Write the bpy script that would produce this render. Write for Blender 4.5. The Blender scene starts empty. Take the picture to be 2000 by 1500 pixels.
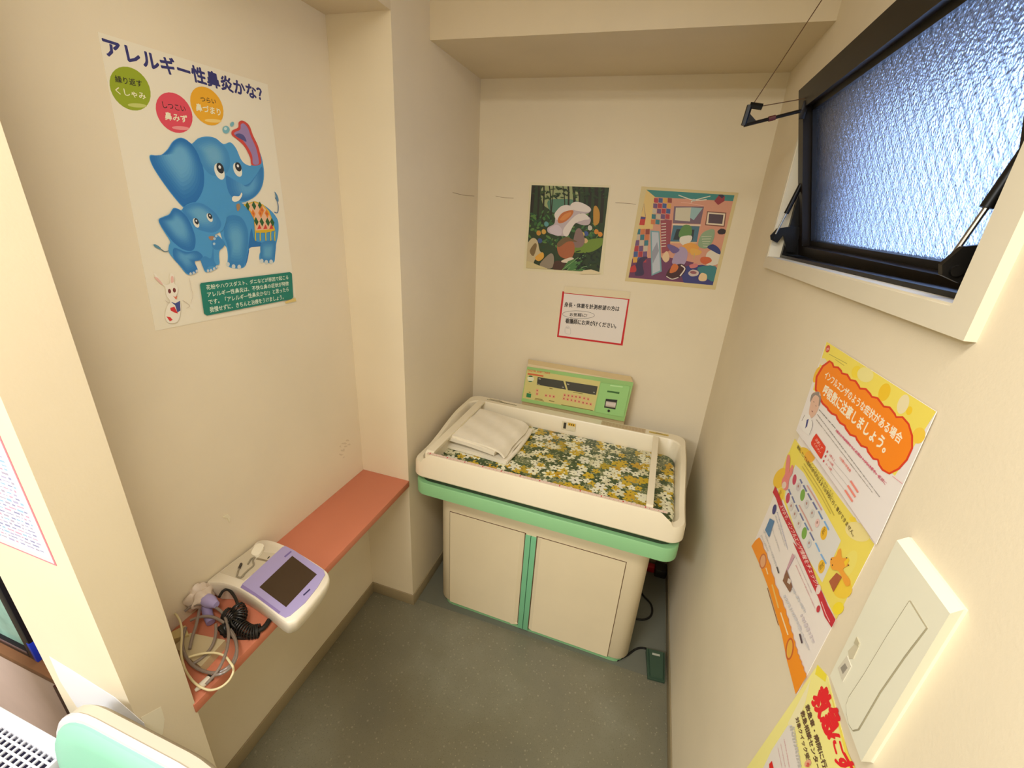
import bpy, bmesh, math, random
from mathutils import Vector, Matrix
random.seed(7)
R_=math.radians
# ------------------------------------------------------------------ camera, world, lights, exposure
H=1.689                                   # lens height above the floor
CR=((0.949838,0.307438,0.057352),(0.166368,-0.341430,-0.925066),(-0.264819,0.888205,-0.375451))  # right, down, forward
F=847.6
sc=bpy.context.scene
COL=sc.collection
cam=bpy.data.cameras.new('camera'); cam.sensor_width=36; cam.lens=36*F/2000; cam.clip_start=.01
co=bpy.data.objects.new('camera',cam); COL.objects.link(co); sc.camera=co
_r,_d,_f=[Vector(v) for v in CR]
co.matrix_world=Matrix(((_r.x,-_d.x,-_f.x,0),(_r.y,-_d.y,-_f.y,0),(_r.z,-_d.z,-_f.z,H),(0,0,0,1)))
sc.view_settings.view_transform='Standard'; sc.view_settings.look='None'; sc.view_settings.gamma=1
sc.view_settings.exposure=0.10
try: sc.view_settings.use_curve_mapping=False
except Exception: pass
w=bpy.data.worlds.new('world'); sc.world=w; w.use_nodes=True
bg=w.node_tree.nodes['Background']; bg.inputs[0].default_value=(.40,.58,1.0,1); bg.inputs[1].default_value=4.2
def area(name,loc,rot,sx,sy,power,col):
    l=bpy.data.lights.new(name,'AREA'); l.shape='RECTANGLE'; l.size=sx; l.size_y=sy; l.energy=power; l.color=col
    o=bpy.data.objects.new(name,l); COL.objects.link(o); o.location=loc; o.rotation_euler=[R_(a) for a in rot]; return o
area('ceiling_fluorescent',(-.20,-.15,2.44),(0,0,0),.9,.35,21,(1,.965,.89))
area('ceiling_fluorescent',(-1.1,-1.2,2.44),(0,0,0),1.0,.5,60,(.90,.95,1))

# ------------------------------------------------------------------ helpers
def on(u,v,ax,val):
    """the point on the plane axis=val (world units) that the photo shows at pixel u,v"""
    a=(u-1000)/F; b=(v-750)/F
    d=[CR[0][i]*a+CR[1][i]*b+CR[2][i] for i in range(3)]
    t=(val-(H if ax==2 else 0))/d[ax]
    return Vector((d[0]*t,d[1]*t,d[2]*t+H))
def lin(c):
    c=c/255; return c/12.92 if c<=.04045 else ((c+.055)/1.055)**2.4
def rgb(c): return (lin(c[0]),lin(c[1]),lin(c[2]),1)
MATS={}
def mat(name,c,rough=.55,noise=None,bump=None,metal=0,spec=.5,trans=0,emit=0,coat=0,alpha=1):
    if name in MATS: return MATS[name]
    m=bpy.data.materials.new(name); m.use_nodes=True; nt=m.node_tree; b=nt.nodes['Principled BSDF']
    b.inputs['Base Color'].default_value=rgb(c); b.inputs['Roughness'].default_value=rough; b.inputs['Metallic'].default_value=metal
    b.inputs['Specular IOR Level'].default_value=spec; b.inputs['Transmission Weight'].default_value=trans; b.inputs['Coat Weight'].default_value=coat
    b.inputs['Alpha'].default_value=alpha
    if emit: b.inputs['Emission Color'].default_value=rgb(c); b.inputs['Emission Strength'].default_value=emit
    if noise or bump:
        tc=nt.nodes.new('ShaderNodeTexCoord')
    if noise:
        n=nt.nodes.new('ShaderNodeTexNoise'); n.inputs['Scale'].default_value=noise[0]; n.inputs['Detail'].default_value=4
        nt.links.new(tc.outputs['Object'],n.inputs['Vector'])
        mr=nt.nodes.new('ShaderNodeMapRange'); mr.inputs[1].default_value=.3; mr.inputs[2].default_value=.7
        mr.inputs[3].default_value=1-noise[1]; mr.inputs[4].default_value=1+noise[1]*.5
        nt.links.new(n.outputs['Fac'],mr.inputs[0])
        mx=nt.nodes.new('ShaderNodeMix'); mx.data_type='RGBA'; mx.blend_type='MULTIPLY'; mx.inputs[0].default_value=1
        mx.inputs[6].default_value=rgb(c); nt.links.new(mr.outputs[0],mx.inputs[7]); nt.links.new(mx.outputs[2],b.inputs['Base Color'])
    if bump:
        n=nt.nodes.new('ShaderNodeTexNoise'); n.inputs['Scale'].default_value=bump[0]; n.inputs['Detail'].default_value=3
        nt.links.new(tc.outputs['Object'],n.inputs['Vector'])
        bp=nt.nodes.new('ShaderNodeBump'); bp.inputs['Strength'].default_value=bump[1]; bp.inputs['Distance'].default_value=bump[2]
        nt.links.new(n.outputs['Fac'],bp.inputs['Height']); nt.links.new(bp.outputs[0],b.inputs['Normal'])
    MATS[name]=m; return m

class MB:
    def __init__(s): s.bm=bmesh.new()
    def add(s,o,mi=0):
        vm={v:s.bm.verts.new(v.co) for v in o.verts}
        for f in o.faces:
            try:
                g=s.bm.faces.new([vm[v] for v in f.verts]); g.material_index=mi
            except ValueError: pass
        o.free()
    def box(s,x0,x1,y0,y1,z0,z1,bev=0,seg=2,mi=0,M=None):
        o=bmesh.new(); bmesh.ops.create_cube(o,size=1)
        for v in o.verts: v.co=Vector(((x0+x1)/2+v.co.x*(x1-x0),(y0+y1)/2+v.co.y*(y1-y0),(z0+z1)/2+v.co.z*(z1-z0)))
        if bev: bmesh.ops.bevel(o,geom=o.edges[:],offset=bev,segments=seg,profile=.5,affect='EDGES')
        if M: bmesh.ops.transform(o,matrix=M,verts=o.verts[:])
        s.add(o,mi); return s
    def poly(s,pts,mi=0):
        f=s.bm.faces.new([s.bm.verts.new(p) for p in pts]); f.material_index=mi; return s
    def loft(s,loops,cap0=True,cap1=True,mi=0,closed=True):
        L=[[s.bm.verts.new(p) for p in l] for l in loops]; n=len(L[0])
        for a,b in zip(L[:-1],L[1:]):
            for i in range(n if closed else n-1):
                j=(i+1)%n; f=s.bm.faces.new((a[i],a[j],b[j],b[i])); f.material_index=mi
        if cap0: s.bm.faces.new(L[0][::-1]).material_index=mi
        if cap1: s.bm.faces.new(L[-1]).material_index=mi
        return s
    def tube(s,pts,r,n=10,smooth=6,mi=0,closed=False,r1=None):
        P=cat(pts,smooth,closed) if smooth>1 else [Vector(p) for p in pts]
        m=len(P); loops=[]; up=None
        for i,p in enumerate(P):
            a=P[(i-1)%m] if closed or i>0 else p; b=P[(i+1)%m] if closed or i<m-1 else p
            t=(b-a).normalized()
            if up is None:
                up=t.orthogonal().normalized()
            up=(up-t*up.dot(t)).normalized(); q=t.cross(up)
            rr=r if r1 is None else r+(r1-r)*i/(m-1)
            loops.append([p+up*rr*math.cos(2*math.pi*k/n)+q*rr*math.sin(2*math.pi*k/n) for k in range(n)])
        if closed: loops.append(loops[0])
        return s.loft(loops,not closed,not closed,mi)
    def cyl(s,a,b,r,n=20,r1=None,mi=0): return s.tube([a,b],r,n,1,mi,False,r1)
def cat(pts,n=6,closed=False):
    P=[Vector(p) for p in pts]; m=len(P); out=[]
    for i in range(m if closed else m-1):
        g=lambda k: P[k%m] if closed else P[max(0,min(m-1,k))]
        p0,p1,p2,p3=g(i-1),g(i),g(i+1),g(i+2)
        for k in range(n):
            t=k/n; out.append(.5*((2*p1)+(p2-p0)*t+(2*p0-5*p1+4*p2-p3)*t*t+(3*p1-p0-3*p2+p3)*t**3))
    if not closed: out.append(P[-1])
    return out
def rr(x0,x1,y0,y1,r,n=6,m=10):
    """rounded rectangle, counter-clockwise from the front right, with m points along each side"""
    pts=[]; cs=[(x1-r,y0+r,-90),(x1-r,y1-r,0),(x0+r,y1-r,90),(x0+r,y0+r,180)]
    for i,(cx,cy,a) in enumerate(cs):
        for k in range(n+1):
            t=R_(a+90*k/n); pts.append((cx+r*math.cos(t),cy+r*math.sin(t)))
        nx,ny,na=cs[(i+1)%4]; t=R_(na); e=(nx+r*math.cos(t),ny+r*math.sin(t)); b=pts[-1]
        for k in range(1,m): pts.append((b[0]+(e[0]-b[0])*k/m,b[1]+(e[1]-b[1])*k/m))
    return pts
RM={}
def obj(name,mb,m,parent=None,world=True,smooth=35):
    me=bpy.data.meshes.new(name); bm=mb.bm
    if parent is not None and world:
        bmesh.ops.transform(bm,matrix=RM[parent].inverted(),verts=bm.verts[:])
    bmesh.ops.recalc_face_normals(bm,faces=bm.faces[:])
    bm.to_mesh(me); bm.free()
    for x in (m if isinstance(m,list) else [m]): me.materials.append(x)
    if smooth:
        me.shade_smooth(); me.set_sharp_from_angle(angle=R_(smooth))
    o=bpy.data.objects.new(name,me); COL.objects.link(o)
    if parent is not None: o.parent=parent; RM[o]=RM[parent]
    else: RM[o]=Matrix.Identity(4)
    return o
def tag(o,label,catg,group=None):
    o['label']=label; o['category']=catg
    if group: o['group']=group
    return o
def thing(name,label,catg,loc,rz=0,group=None):
    o=bpy.data.objects.new(name,None); COL.objects.link(o); o.location=loc; o.rotation_euler=(0,0,rz); o.empty_display_size=.05
    RM[o]=Matrix.Translation(loc)@Matrix.Rotation(rz,4,'Z')
    return tag(o,label,catg,group)
def struct(name,mb,m,parent=None,smooth=35):
    o=obj(name,mb,m,parent,True,smooth)
    if parent is None: o['kind']='structure'
    return o

# ------------------------------------------------------------------ measured planes of the room
XL,XR,YB=-.781,.325,1.92            # pillar face, right wall, back wall
YP,YN0,YN1=1.271,.292,.385          # far pillar front, near pillar front and back
XW=-.990                            # alcove wall
ZB=H+.470; ZC=2.48                  # beam and alcove soffit, ceiling
YBM=1.493
SH=H-1.024                          # shelf top

# ------------------------------------------------------------------ room materials
WALL=mat('cream_wallpaper',(232,218,190),.8,(3,.05),(220,.12,.0015),spec=.25)
WALLD=mat('ceiling_paper',(222,206,176),.85,(3,.05),(160,.12,.0015),spec=.2)
CASE=mat('cream_casing_paint',(226,216,192),.45,(6,.03))
BASE=mat('grey_brown_vinyl_base',(156,140,108),.5,(8,.06))
def floor_mat():
    m=bpy.data.materials.new('speckled_vinyl_floor'); m.use_nodes=True; nt=m.node_tree; N=nt.nodes; b=N['Principled BSDF']; L=nt.links.new
    tc=N.new('ShaderNodeTexCoord')
    n=N.new('ShaderNodeTexNoise'); n.inputs['Scale'].default_value=2.6; n.inputs['Detail'].default_value=5; L(tc.outputs['Object'],n.inputs['Vector'])
    r=N.new('ShaderNodeValToRGB'); r.color_ramp.elements[0].position=.35; r.color_ramp.elements[0].color=rgb((114,110,92)); r.color_ramp.elements[1].position=.68; r.color_ramp.elements[1].color=rgb((134,131,112))
    e=r.color_ramp.elements.new(.5); e.color=rgb((122,117,96)); L(n.outputs['Fac'],r.inputs[0])
    col=r.outputs[0]
    for sca,thr,c in ((70,.05,(176,168,138)),(42,.06,(158,152,130)),(110,.05,(84,80,62)),(240,.10,(100,96,76))):
        v=N.new('ShaderNodeTexVoronoi'); v.inputs['Scale'].default_value=sca; v.inputs['Randomness'].default_value=1
        mp=N.new('ShaderNodeMapping'); mp.inputs['Location'].default_value=(sca*.137,sca*.071,.3); L(tc.outputs['Object'],mp.inputs[0]); L(mp.outputs[0],v.inputs['Vector'])
        mn=N.new('ShaderNodeMapRange'); mn.inputs[1].default_value=thr; mn.inputs[2].default_value=thr*3.2; mn.inputs[3].default_value=.65; mn.inputs[4].default_value=0
        L(v.outputs['Distance'],mn.inputs[0])
        mx=N.new('ShaderNodeMix'); mx.data_type='RGBA'; L(mn.outputs[0],mx.inputs[0]); L(col,mx.inputs[6]); mx.inputs[7].default_value=rgb(c); col=mx.outputs[2]
    L(col,b.inputs['Base Color']); b.inputs['Roughness'].default_value=.34; b.inputs['Specular IOR Level'].default_value=.45
    return m
FLOOR=floor_mat()

# ------------------------------------------------------------------ room shell
t=.1
struct('floor',MB().box(-3.0,XR+t,-2.4,YB+t,-.1,0),FLOOR,smooth=0)
struct('ceiling',MB().box(-3.0,XR+t,-2.4,YB+t,ZC,ZC+.1),WALLD,smooth=0)
struct('wall_back',MB().box(XL-.3,XR+t,YB,YB+t,0,ZC),WALL,smooth=0)
def shz(y,z): return z+.0225*(1.5-y)          # the sill is a touch out of level
WY0,WY1,WZ0,WZ1=.592,1.505,H-.094,H+.330
mb=MB()
def rw(y0,y1,a0,a1,b0,b1):   # right-wall slab between y0..y1; a/b = z range at y0 and at y1
    lo=[(XR,y0,a0),(XR,y0,a1),(XR,y1,b1),(XR,y1,b0)]
    mb.loft([lo,[(p[0]+.16,p[1],p[2]) for p in lo]])
rw(-2.4,WY0,0,ZC,0,ZC); rw(WY1,YB+t,0,ZC,0,ZC)
rw(WY0,WY1,0,shz(WY0,WZ0),0,shz(WY1,WZ0)); rw(WY0,WY1,shz(WY0,WZ1),ZC,shz(WY1,WZ1),ZC)
struct('wall_right',mb,WALL,smooth=0)
struct('wall_front',MB().box(-3.0,XR+t,-2.5,-2.4,0,ZC),WALL,smooth=0)
struct('wall_far_left',MB().box(-3.1,-3.0,-2.4,YB,0,ZC),WALL,smooth=0)
# left side: alcove between two pillars, soffit above it
mb=MB(); mb.box(XW-.1,XW,YN1,YP,0,ZB)
struct('wall_left',mb,WALL,smooth=0)
struct('wall_left_pillar_far',MB().box(XW-.1,XL,YP,YB,0,ZC),WALL,smooth=0)
mb=MB(); mb.box(-1.022,XL,YN0,YN1,0,ZC)
struct('wall_left_pillar_near',mb,WALL,smooth=0)
struct('ceiling_soffit',MB().box(XW-.1,XL,YN1,YP,ZB,ZC),WALLD,smooth=0)
struct('ceiling_beam',MB().box(XL,XR,YBM,YB,ZB,ZC),WALLD,smooth=0)
struct('wall_side_recess',MB().box(-3.0,-1.022,.62,.72,0,ZC),WALL,smooth=0)
# base boards
bh=.056
struct('baseboard_left',MB().box(XW,XW+.006,YN1,YP,0,bh,.002),BASE)
mb=MB(); mb.box(XW,XL+.006,YP-.006,YP,0,bh,.002); mb.box(XL,XL+.006,YP,YB,0,bh,.002)
struct('baseboard_pillar',mb,BASE)
struct('baseboard_right',MB().box(XR-.005,XR,-2.4,YB,0,bh,.002),BASE)
struct('baseboard_back',MB().box(XL+.006,XR-.005,YB-.006,YB,0,bh,.002),BASE)
mb=MB(); mb.box(XL,XL+.006,YN0-.006,YN1,0,bh,.002); mb.box(-1.022,XL+.006,YN0-.006,YN0,0,bh,.002)
struct('baseboard_near',mb,BASE)
# hairline cracks in the wallpaper
CRK=mat('crack_shadow',(150,122,84),.9)
mb=MB()
for pts,ax,v,dn in (([(968,383),(985,386),(1003,387)],1,YB,Vector((0,-1,0))),([(1202,396),(1222,397),(1242,399)],1,YB,Vector((0,-1,0))),([(884,376),(905,381),(926,383)],0,XL,Vector((1,0,0)))):
    mb.tube([on(u,q,ax,v)+dn*.0002 for u,q in pts],.0008,6,4)
struct('trim_1',mb,CRK)
mb=MB(); rn=random.Random(2)
for u,v in ((672,866),(678,860),(675,872),(668,880),(673,878),(666,888),(671,893),(664,872),(680,868)):
    mb.poly([on(u+rn.uniform(-3,3)+3*math.cos(k),v+2*math.sin(k),0,XW)+Vector((.0003,0,0)) for k in (0,1.2,2.4,3.6,4.8)])
struct('trim_3',mb,mat('wall_scuff',(216,200,170),.9),smooth=0)

# ------------------------------------------------------------------ window in the right wall
BLK=mat('black_aluminium',(18,16,14),.38,(30,.1),spec=.25)
BRN=mat('dark_bronze_aluminium',(24,17,9),.4,(30,.1),spec=.25)
def glass_mat():
    m=bpy.data.materials.new('wired_figured_glass'); m.use_nodes=True; nt=m.node_tree; N=nt.nodes; b=N['Principled BSDF']; L=nt.links.new; out=N['Material Output']
    b.inputs['Base Color'].default_value=(.86,.92,1,1); b.inputs['Transmission Weight'].default_value=1; b.inputs['Roughness'].default_value=.26; b.inputs['IOR'].default_value=1.4
    tc=N.new('ShaderNodeTexCoord')
    n=N.new('ShaderNodeTexNoise'); n.inputs['Scale'].default_value=230; n.inputs['Detail'].default_value=1; L(tc.outputs['Object'],n.inputs['Vector'])
    v=N.new('ShaderNodeTexVoronoi'); v.inputs['Scale'].default_value=210; L(tc.outputs['Object'],v.inputs['Vector'])
    ad=N.new('ShaderNodeMath'); L(n.outputs['Fac'],ad.inputs[0]); L(v.outputs['Distance'],ad.inputs[1])
    bp=N.new('ShaderNodeBump'); bp.inputs['Strength'].default_value=.30; bp.inputs['Distance'].default_value=.003; L(ad.outputs[0],bp.inputs['Height']); L(bp.outputs[0],b.inputs['Normal'])
    sp=N.new('ShaderNodeSeparateXYZ'); L(tc.outputs['Object'],sp.inputs[0])
    fac=None
    for s in (1,-1):
        m1=N.new('ShaderNodeMath'); m1.operation='MULTIPLY'; L(sp.outputs[2],m1.inputs[0]); m1.inputs[1].default_value=s*.62
        m2=N.new('ShaderNodeMath'); m2.operation='ADD'; L(sp.outputs[1],m2.inputs[0]); L(m1.outputs[0],m2.inputs[1])
        m3=N.new('ShaderNodeMath'); m3.operation='MULTIPLY'; L(m2.outputs[0],m3.inputs[0]); m3.inputs[1].default_value=1/.030
        m4=N.new('ShaderNodeMath'); m4.operation='FRACT'; L(m3.outputs[0],m4.inputs[0])
        m5=N.new('ShaderNodeMath'); m5.operation='LESS_THAN'; L(m4.outputs[0],m5.inputs[0]); m5.inputs[1].default_value=.10
        if fac is None: fac=m5.outputs[0]
        else:
            mm=N.new('ShaderNodeMath'); mm.operation='MAXIMUM'; L(fac,mm.inputs[0]); L(m5.outputs[0],mm.inputs[1]); fac=mm.outputs[0]
    sc_=N.new('ShaderNodeMath'); sc_.operation='MULTIPLY'; L(fac,sc_.inputs[0]); sc_.inputs[1].default_value=.46
    d=N.new('ShaderNodeBsdfDiffuse'); d.inputs[0].default_value=(.12,.14,.2,1)
    mix=N.new('ShaderNodeMixShader'); L(sc_.outputs[0],mix.inputs[0]); L(b.outputs[0],mix.inputs[1]); L(d.outputs[0],mix.inputs[2]); L(mix.outputs[0],out.inputs[0])
    return m
GLASS=glass_mat()
win=bpy.data.objects.new('window_1',None); COL.objects.link(win); win.location=(XR,1.05,WZ0); RM[win]=Matrix.Translation(win.location); win['kind']='structure'
# casing (front face 10 mm proud of the wall)
def slab(mb,ring,x0,x1):
    mb.loft([[(x0,y,z) for y,z in ring],[(x1,y,z) for y,z in ring]])
xc0,xc1=XR-.011,XR+.004
mb=MB()
iy0,iy1,iz0,iz1=WY0+.002,WY1-.002,WZ0+.002,WZ1-.002
oy0,oy1,oz0,oz1=.552,1.520,WZ0-.027,WZ1+.018
cs=[(iy0,iz0),(iy1,iz0),(iy1,iz1),(iy0,iz1)]; cso=[(oy0,oz0),(oy1,oz0),(oy1,oz1),(oy0,oz1)]
S=lambda p:(p[0],shz(*p))
for i in range(4):
    j=(i+1)%4; slab(mb,[S(cs[i]),S(cs[j]),S(cso[j]),S(cso[i])],xc0,xc1)
obj('casing',mb,CASE,win)
# reveal lining boards inside the opening
mb=MB()
for i in range(4):
    j=(i+1)%4
    a,b=cs[i],cs[j]; th=.003
    n_=[(0,1),(-1,0),(0,-1),(1,0)][i]
    slab(mb,[S(a),S(b),S((b[0]+n_[0]*th,b[1]+n_[1]*th)),S((a[0]+n_[0]*th,a[1]+n_[1]*th))],XR-.009,XR+.06)
obj('reveal',mb,CASE,win)
# fixed frame
mb=MB(); fw=.028
fi=[(iy0+.003+fw*.6,iz0+.010),(iy1-.003-fw*.6,iz0+.010),(iy1-.003-fw*.6,iz1-.003-fw),(iy0+.003+fw*.6,iz1-.003-fw)]
fo=[(iy0+.003,iz0+.003),(iy1-.003,iz0+.003),(iy1-.003,iz1-.003),(iy0+.003,iz1-.003)]
for i in range(4):
    j=(i+1)%4; slab(mb,[S(fi[i]),S(fi[j]),S(fo[j]),S(fo[i])],XR+.022,XR+.165)
obj('window_frame',mb,BLK,win)
# tilting sash, hinged along the bottom, its top leaning into the room
ANG=math.atan(.266)
E1=Vector((0,1,0)); E2=Vector((-math.sin(ANG),0,math.cos(ANG))); E3=Vector((-math.cos(ANG),0,-math.sin(ANG)))
SO=Vector((.339+.266*.187,.612,H-.078))       # lower near front corner
SW,SHT=.878,.416
def sl(u,v,n): return SO+E1*u+E2*v+E3*n
def slbox(mb,u0,u1,v0,v1,n0,n1):
    a=[(u0,v0),(u1,v0),(u1,v1),(u0,v1)]
    mb.loft([[sl(u,v,n0) for u,v in a],[sl(u,v,n1) for u,v in a]])
mb=MB(); rb,rt,rs=.026,.048,.042
slbox(mb,0,SW,0,rb,-.038,0); slbox(mb,0,SW,SHT-rt,SHT,-.038,0); slbox(mb,0,rs,rb,SHT-rt,-.038,0); slbox(mb,SW-rs,SW,rb,SHT-rt,-.038,0)
sash=obj('sash',mb,BRN,win,smooth=0)
mb=MB(); g=.012
for a in ((rs,SW-rs,rb,rb+g),(rs,SW-rs,SHT-rt-g,SHT-rt),(rs,rs+g,rb+g,SHT-rt-g),(SW-rs-g,SW-rs,rb+g,SHT-rt-g)): slbox(mb,*a,-.034,-.018)
obj('glazing_bead',mb,BLK,sash,smooth=0)
mb=MB(); slbox(mb,rs+.002,SW-rs-.002,rb+.002,SHT-rt-.002,-.031,-.026)
obj('glass',mb,GLASS,sash,smooth=0)
# friction stays either side
STEEL=mat('brushed_steel',(150,145,135),.3,metal=1)
for yy,s in ((1.478,-1),(.622,1)):
    mb=MB()
    prof=[(.010,-.030),(.0,-.052),(-.018,-.045),(-.022,-.034),(-.010,-.014),(.035,-.004),(.05,-.01),(.05,-.075),(.03,-.075)]
    mb.loft([[(XR+x,yy-.004,H+z+.003) for x,z in prof],[(XR+x,yy+.004,H+z+.003) for x,z in prof]])
    st=obj('stay_bracket',mb,BLK,win,smooth=0)
    p0=Vector((XR-.011,yy+s*.008,H-.026)); p1=Vector((XR+.018,yy+s*.008,H+.105))
    obj('stay_rod',MB().cyl(p0,p1,.0028,10),STEEL,st)
    obj('stay_sleeve',MB().cyl(p0+(p1-p0)*.42,p1,.0062,12),BLK,st)
    obj('stay_pivot',MB().cyl(Vector((XR-.008,yy-.008,H-.036)),Vector((XR-.008,yy+.012,H-.036)),.006,14),BLK,st)
# opener arm, pulley and cord at the top far corner
mb=MB()
A=sl(SW-.055,SHT-.055,.002); B=A+E3*.135
mb.tube([A,B],.0042,8,1)
mb.box(-.006,.006,-.004,.004,-.02,.02,.001,M=Matrix.Translation(A))
arm=obj('opener_arm',mb,BRN,win)
mb=MB(); up=Vector((.004,0,.046))
mb.tube([B,B+up],.007,6,1); mb.tube([B+up,B+up+Vector((.03,0,-.004))],.0075,8,1)
mb.loft([[B+Vector((.0,-.003,.004)),B+Vector((.03,-.003,.008)),B+Vector((.004,-.003,.03))],[B+Vector((.0,.003,.004)),B+Vector((.03,.003,.008)),B+Vector((.004,.003,.03))]])
obj('pulley_block',mb,BLK,arm)
mb=MB(); mb.cyl(A+E3*.062,A+E3*.078,.0062,10)
obj('arm_clip',mb,mat('oxblood_plastic',(86,26,22),.5),arm)
CORD=mat('brown_cord',(96,66,36),.7)
W0=B+up+Vector((.008,0,.004)); W1=on(1605,0,1,1.40); W2=W0+(W1-W0)*1.55
obj('opener_cord',MB().tube([W0,W2],.0011,6,1),CORD,arm)
obj('opener_cord',MB().tube([B+up+Vector((.03,0,-.002)),A+E3*.004+Vector((0,0,.026))],.0011,6,1),CORD,arm)
# unseen fin and eave, added outside to darken the glass at left and top
OUT=mat('outside_render',(120,120,120),.9,(4,.1))
mb=MB(); mb.box(XR+.16,XR+.285,-.6,1.60,H+.335,H+.46)
struct('added_shade_fin',MB().box(XR+.16,XR+.275,1.60,1.72,H-.6,ZC),mat('added_shade_dark',(52,50,48),.9),smooth=0)
struct('added_shade_eave',mb,mat('added_shade_dark',(52,50,48),.9),smooth=0)

# ------------------------------------------------------------------ printed sheets
_TX={}
def glyphs(s,bold=0.0):
    """2-D outline faces of a line of lettering, scaled to the unit box"""
    k=(s,bold)
    if k in _TX: return _TX[k]
    cu=bpy.data.curves.new('lettering','FONT'); cu.body=s; cu.size=1; cu.offset=bold; cu.resolution_u=2
    o=bpy.data.objects.new('lettering',cu); COL.objects.link(o)
    dg=bpy.context.evaluated_depsgraph_get(); me=o.evaluated_get(dg).to_mesh()
    vs=[(v.co.x,v.co.y) for v in me.vertices]; fs=[tuple(p.vertices) for p in me.polygons]
    o.evaluated_get(dg).to_mesh_clear(); bpy.data.objects.remove(o); bpy.data.curves.remove(cu)
    if not vs: _TX[k]=([],[]); return _TX[k]
    x0=min(v[0] for v in vs); x1=max(v[0] for v in vs); y0=min(v[1] for v in vs); y1=max(v[1] for v in vs)
    _TX[k]=([((x-x0)/(x1-x0),(y-y0)/(y1-y0)) for x,y in vs],fs); return _TX[k]
class Art:
    """a flat printed sheet hanging on the plane axis=val; its print lies in thin layers of one mesh"""
    def __init__(s,ax,val,n,origin=(0,0),scale=1):
        s.ax,s.val,s.n=ax,val,Vector(n); s.mb=MB(); s.ms=[]; s.o=origin; s.k=scale; s.lay=0; s.clip=None; s.base=.0010
    def frame(s,o,k): s.o=o; s.k=k; return s
    def P(s,p,h=None):
        q=on(s.o[0]+p[0]/s.k,s.o[1]+p[1]/s.k,s.ax,s.val)
        return q+s.n*(h if h is not None else .0000+s.base+.000015*s.lay)
    def mi(s,c,rough=.6):
        m=mat('print_%02x%02x%02x'%c if rough==.6 else 'gloss_%02x%02x%02x'%c,c,rough)
        if m not in s.ms: s.ms.append(m)
        return s.ms.index(m)
    def paper(s,pts,c,rough=.6,h0=.0002,h1=.0009):
        s.mb.loft([[s.P(p,h0) for p in pts],[s.P(p,h1) for p in pts]],mi=s.mi(c,rough)); return s
    def poly(s,pts,c,smooth=0):
        s.lay+=1
        if smooth: pts=[(v.x,v.y) for v in cat([(a,b,0) for a,b in pts],smooth,True)]
        s.face(pts,s.mi(c)); return s
    def face(s,pts,m):
        if s.clip:
            for (ax_,ay),(bx_,by) in zip(s.clip,s.clip[1:]+s.clip[:1]):
                out=[]; f=lambda p:(bx_-ax_)*(p[1]-ay)-(by-ay)*(p[0]-ax_)
                for p,q in zip(pts,pts[1:]+pts[:1]):
                    fp_,fq_=f(p),f(q)
                    if fp_>=0: out.append(p)
                    if (fp_>=0)!=(fq_>=0):
                        t_=fp_/(fp_-fq_); out.append((p[0]+(q[0]-p[0])*t_,p[1]+(q[1]-p[1])*t_))
                pts=out
                if len(pts)<3: return
        s.mb.poly([s.P(p) for p in pts],m)
    def ell(s,cx,cy,a,b,rot,c,n=28):
        t=R_(rot); ct,st=math.cos(t),math.sin(t)
        return s.poly([(cx+a*math.cos(2*math.pi*i/n)*ct-b*math.sin(2*math.pi*i/n)*st,cy+a*math.cos(2*math.pi*i/n)*st+b*math.sin(2*math.pi*i/n)*ct) for i in range(n)],c)
    def grad(s,pts,f,c0,c1,n=8,k1=.25,smooth=4):
        P=[(v.x,v.y) for v in cat([(a_,b_,0) for a_,b_ in pts],smooth,True)]
        for i in range(n):
            k=i/(n-1); sc_=1-(1-k1)*k; e=k*k*(3-2*k)
            s.poly([(f[0]+(x-f[0])*sc_,f[1]+(y-f[1])*sc_) for x,y in P],tuple(int(c0[j]+(c1[j]-c0[j])*e) for j in range(3)))
        return s
    def line(s,pts,wd,c,smooth=5):
        s.lay+=1; P=cat([(a,b,0) for a,b in pts],smooth) if smooth>1 else [Vector((a,b,0)) for a,b in pts]
        L=[];Rr=[]
        for i,p in enumerate(P):
            d=(P[min(i+1,len(P)-1)]-P[max(i-1,0)]).normalized(); q=Vector((-d.y,d.x,0))*wd/2; L.append(p+q); Rr.append(p-q)
        for i in range(len(P)-1):
            s.face([(v.x,v.y) for v in (L[i],L[i+1],Rr[i+1],Rr[i])],s.mi(c))
        return s
    def fine(s,p,q,wd,c,seed=1,gap=.45):
        rn=random.Random(seed*7919+int(p[0]*13+p[1]*7)); s.lay+=1
        d=Vector((q[0]-p[0],q[1]-p[1],0)); l=d.length; d.normalize(); nn=Vector((-d.y,d.x,0)); x=0; m=s.mi(c); o=Vector((p[0],p[1],0))
        while x<l:
            e=min(l,x+wd*rn.uniform(.35,.9)); w1,w2=wd*rn.uniform(.1,.5),wd*rn.uniform(.1,.5)
            s.mb.poly([s.P((v.x,v.y)) for v in (o+d*x-nn*w1,o+d*e-nn*w2,o+d*e+nn*w1,o+d*x+nn*w2)],m); x=e+wd*rn.uniform(.1,gap)
        return s
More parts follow.
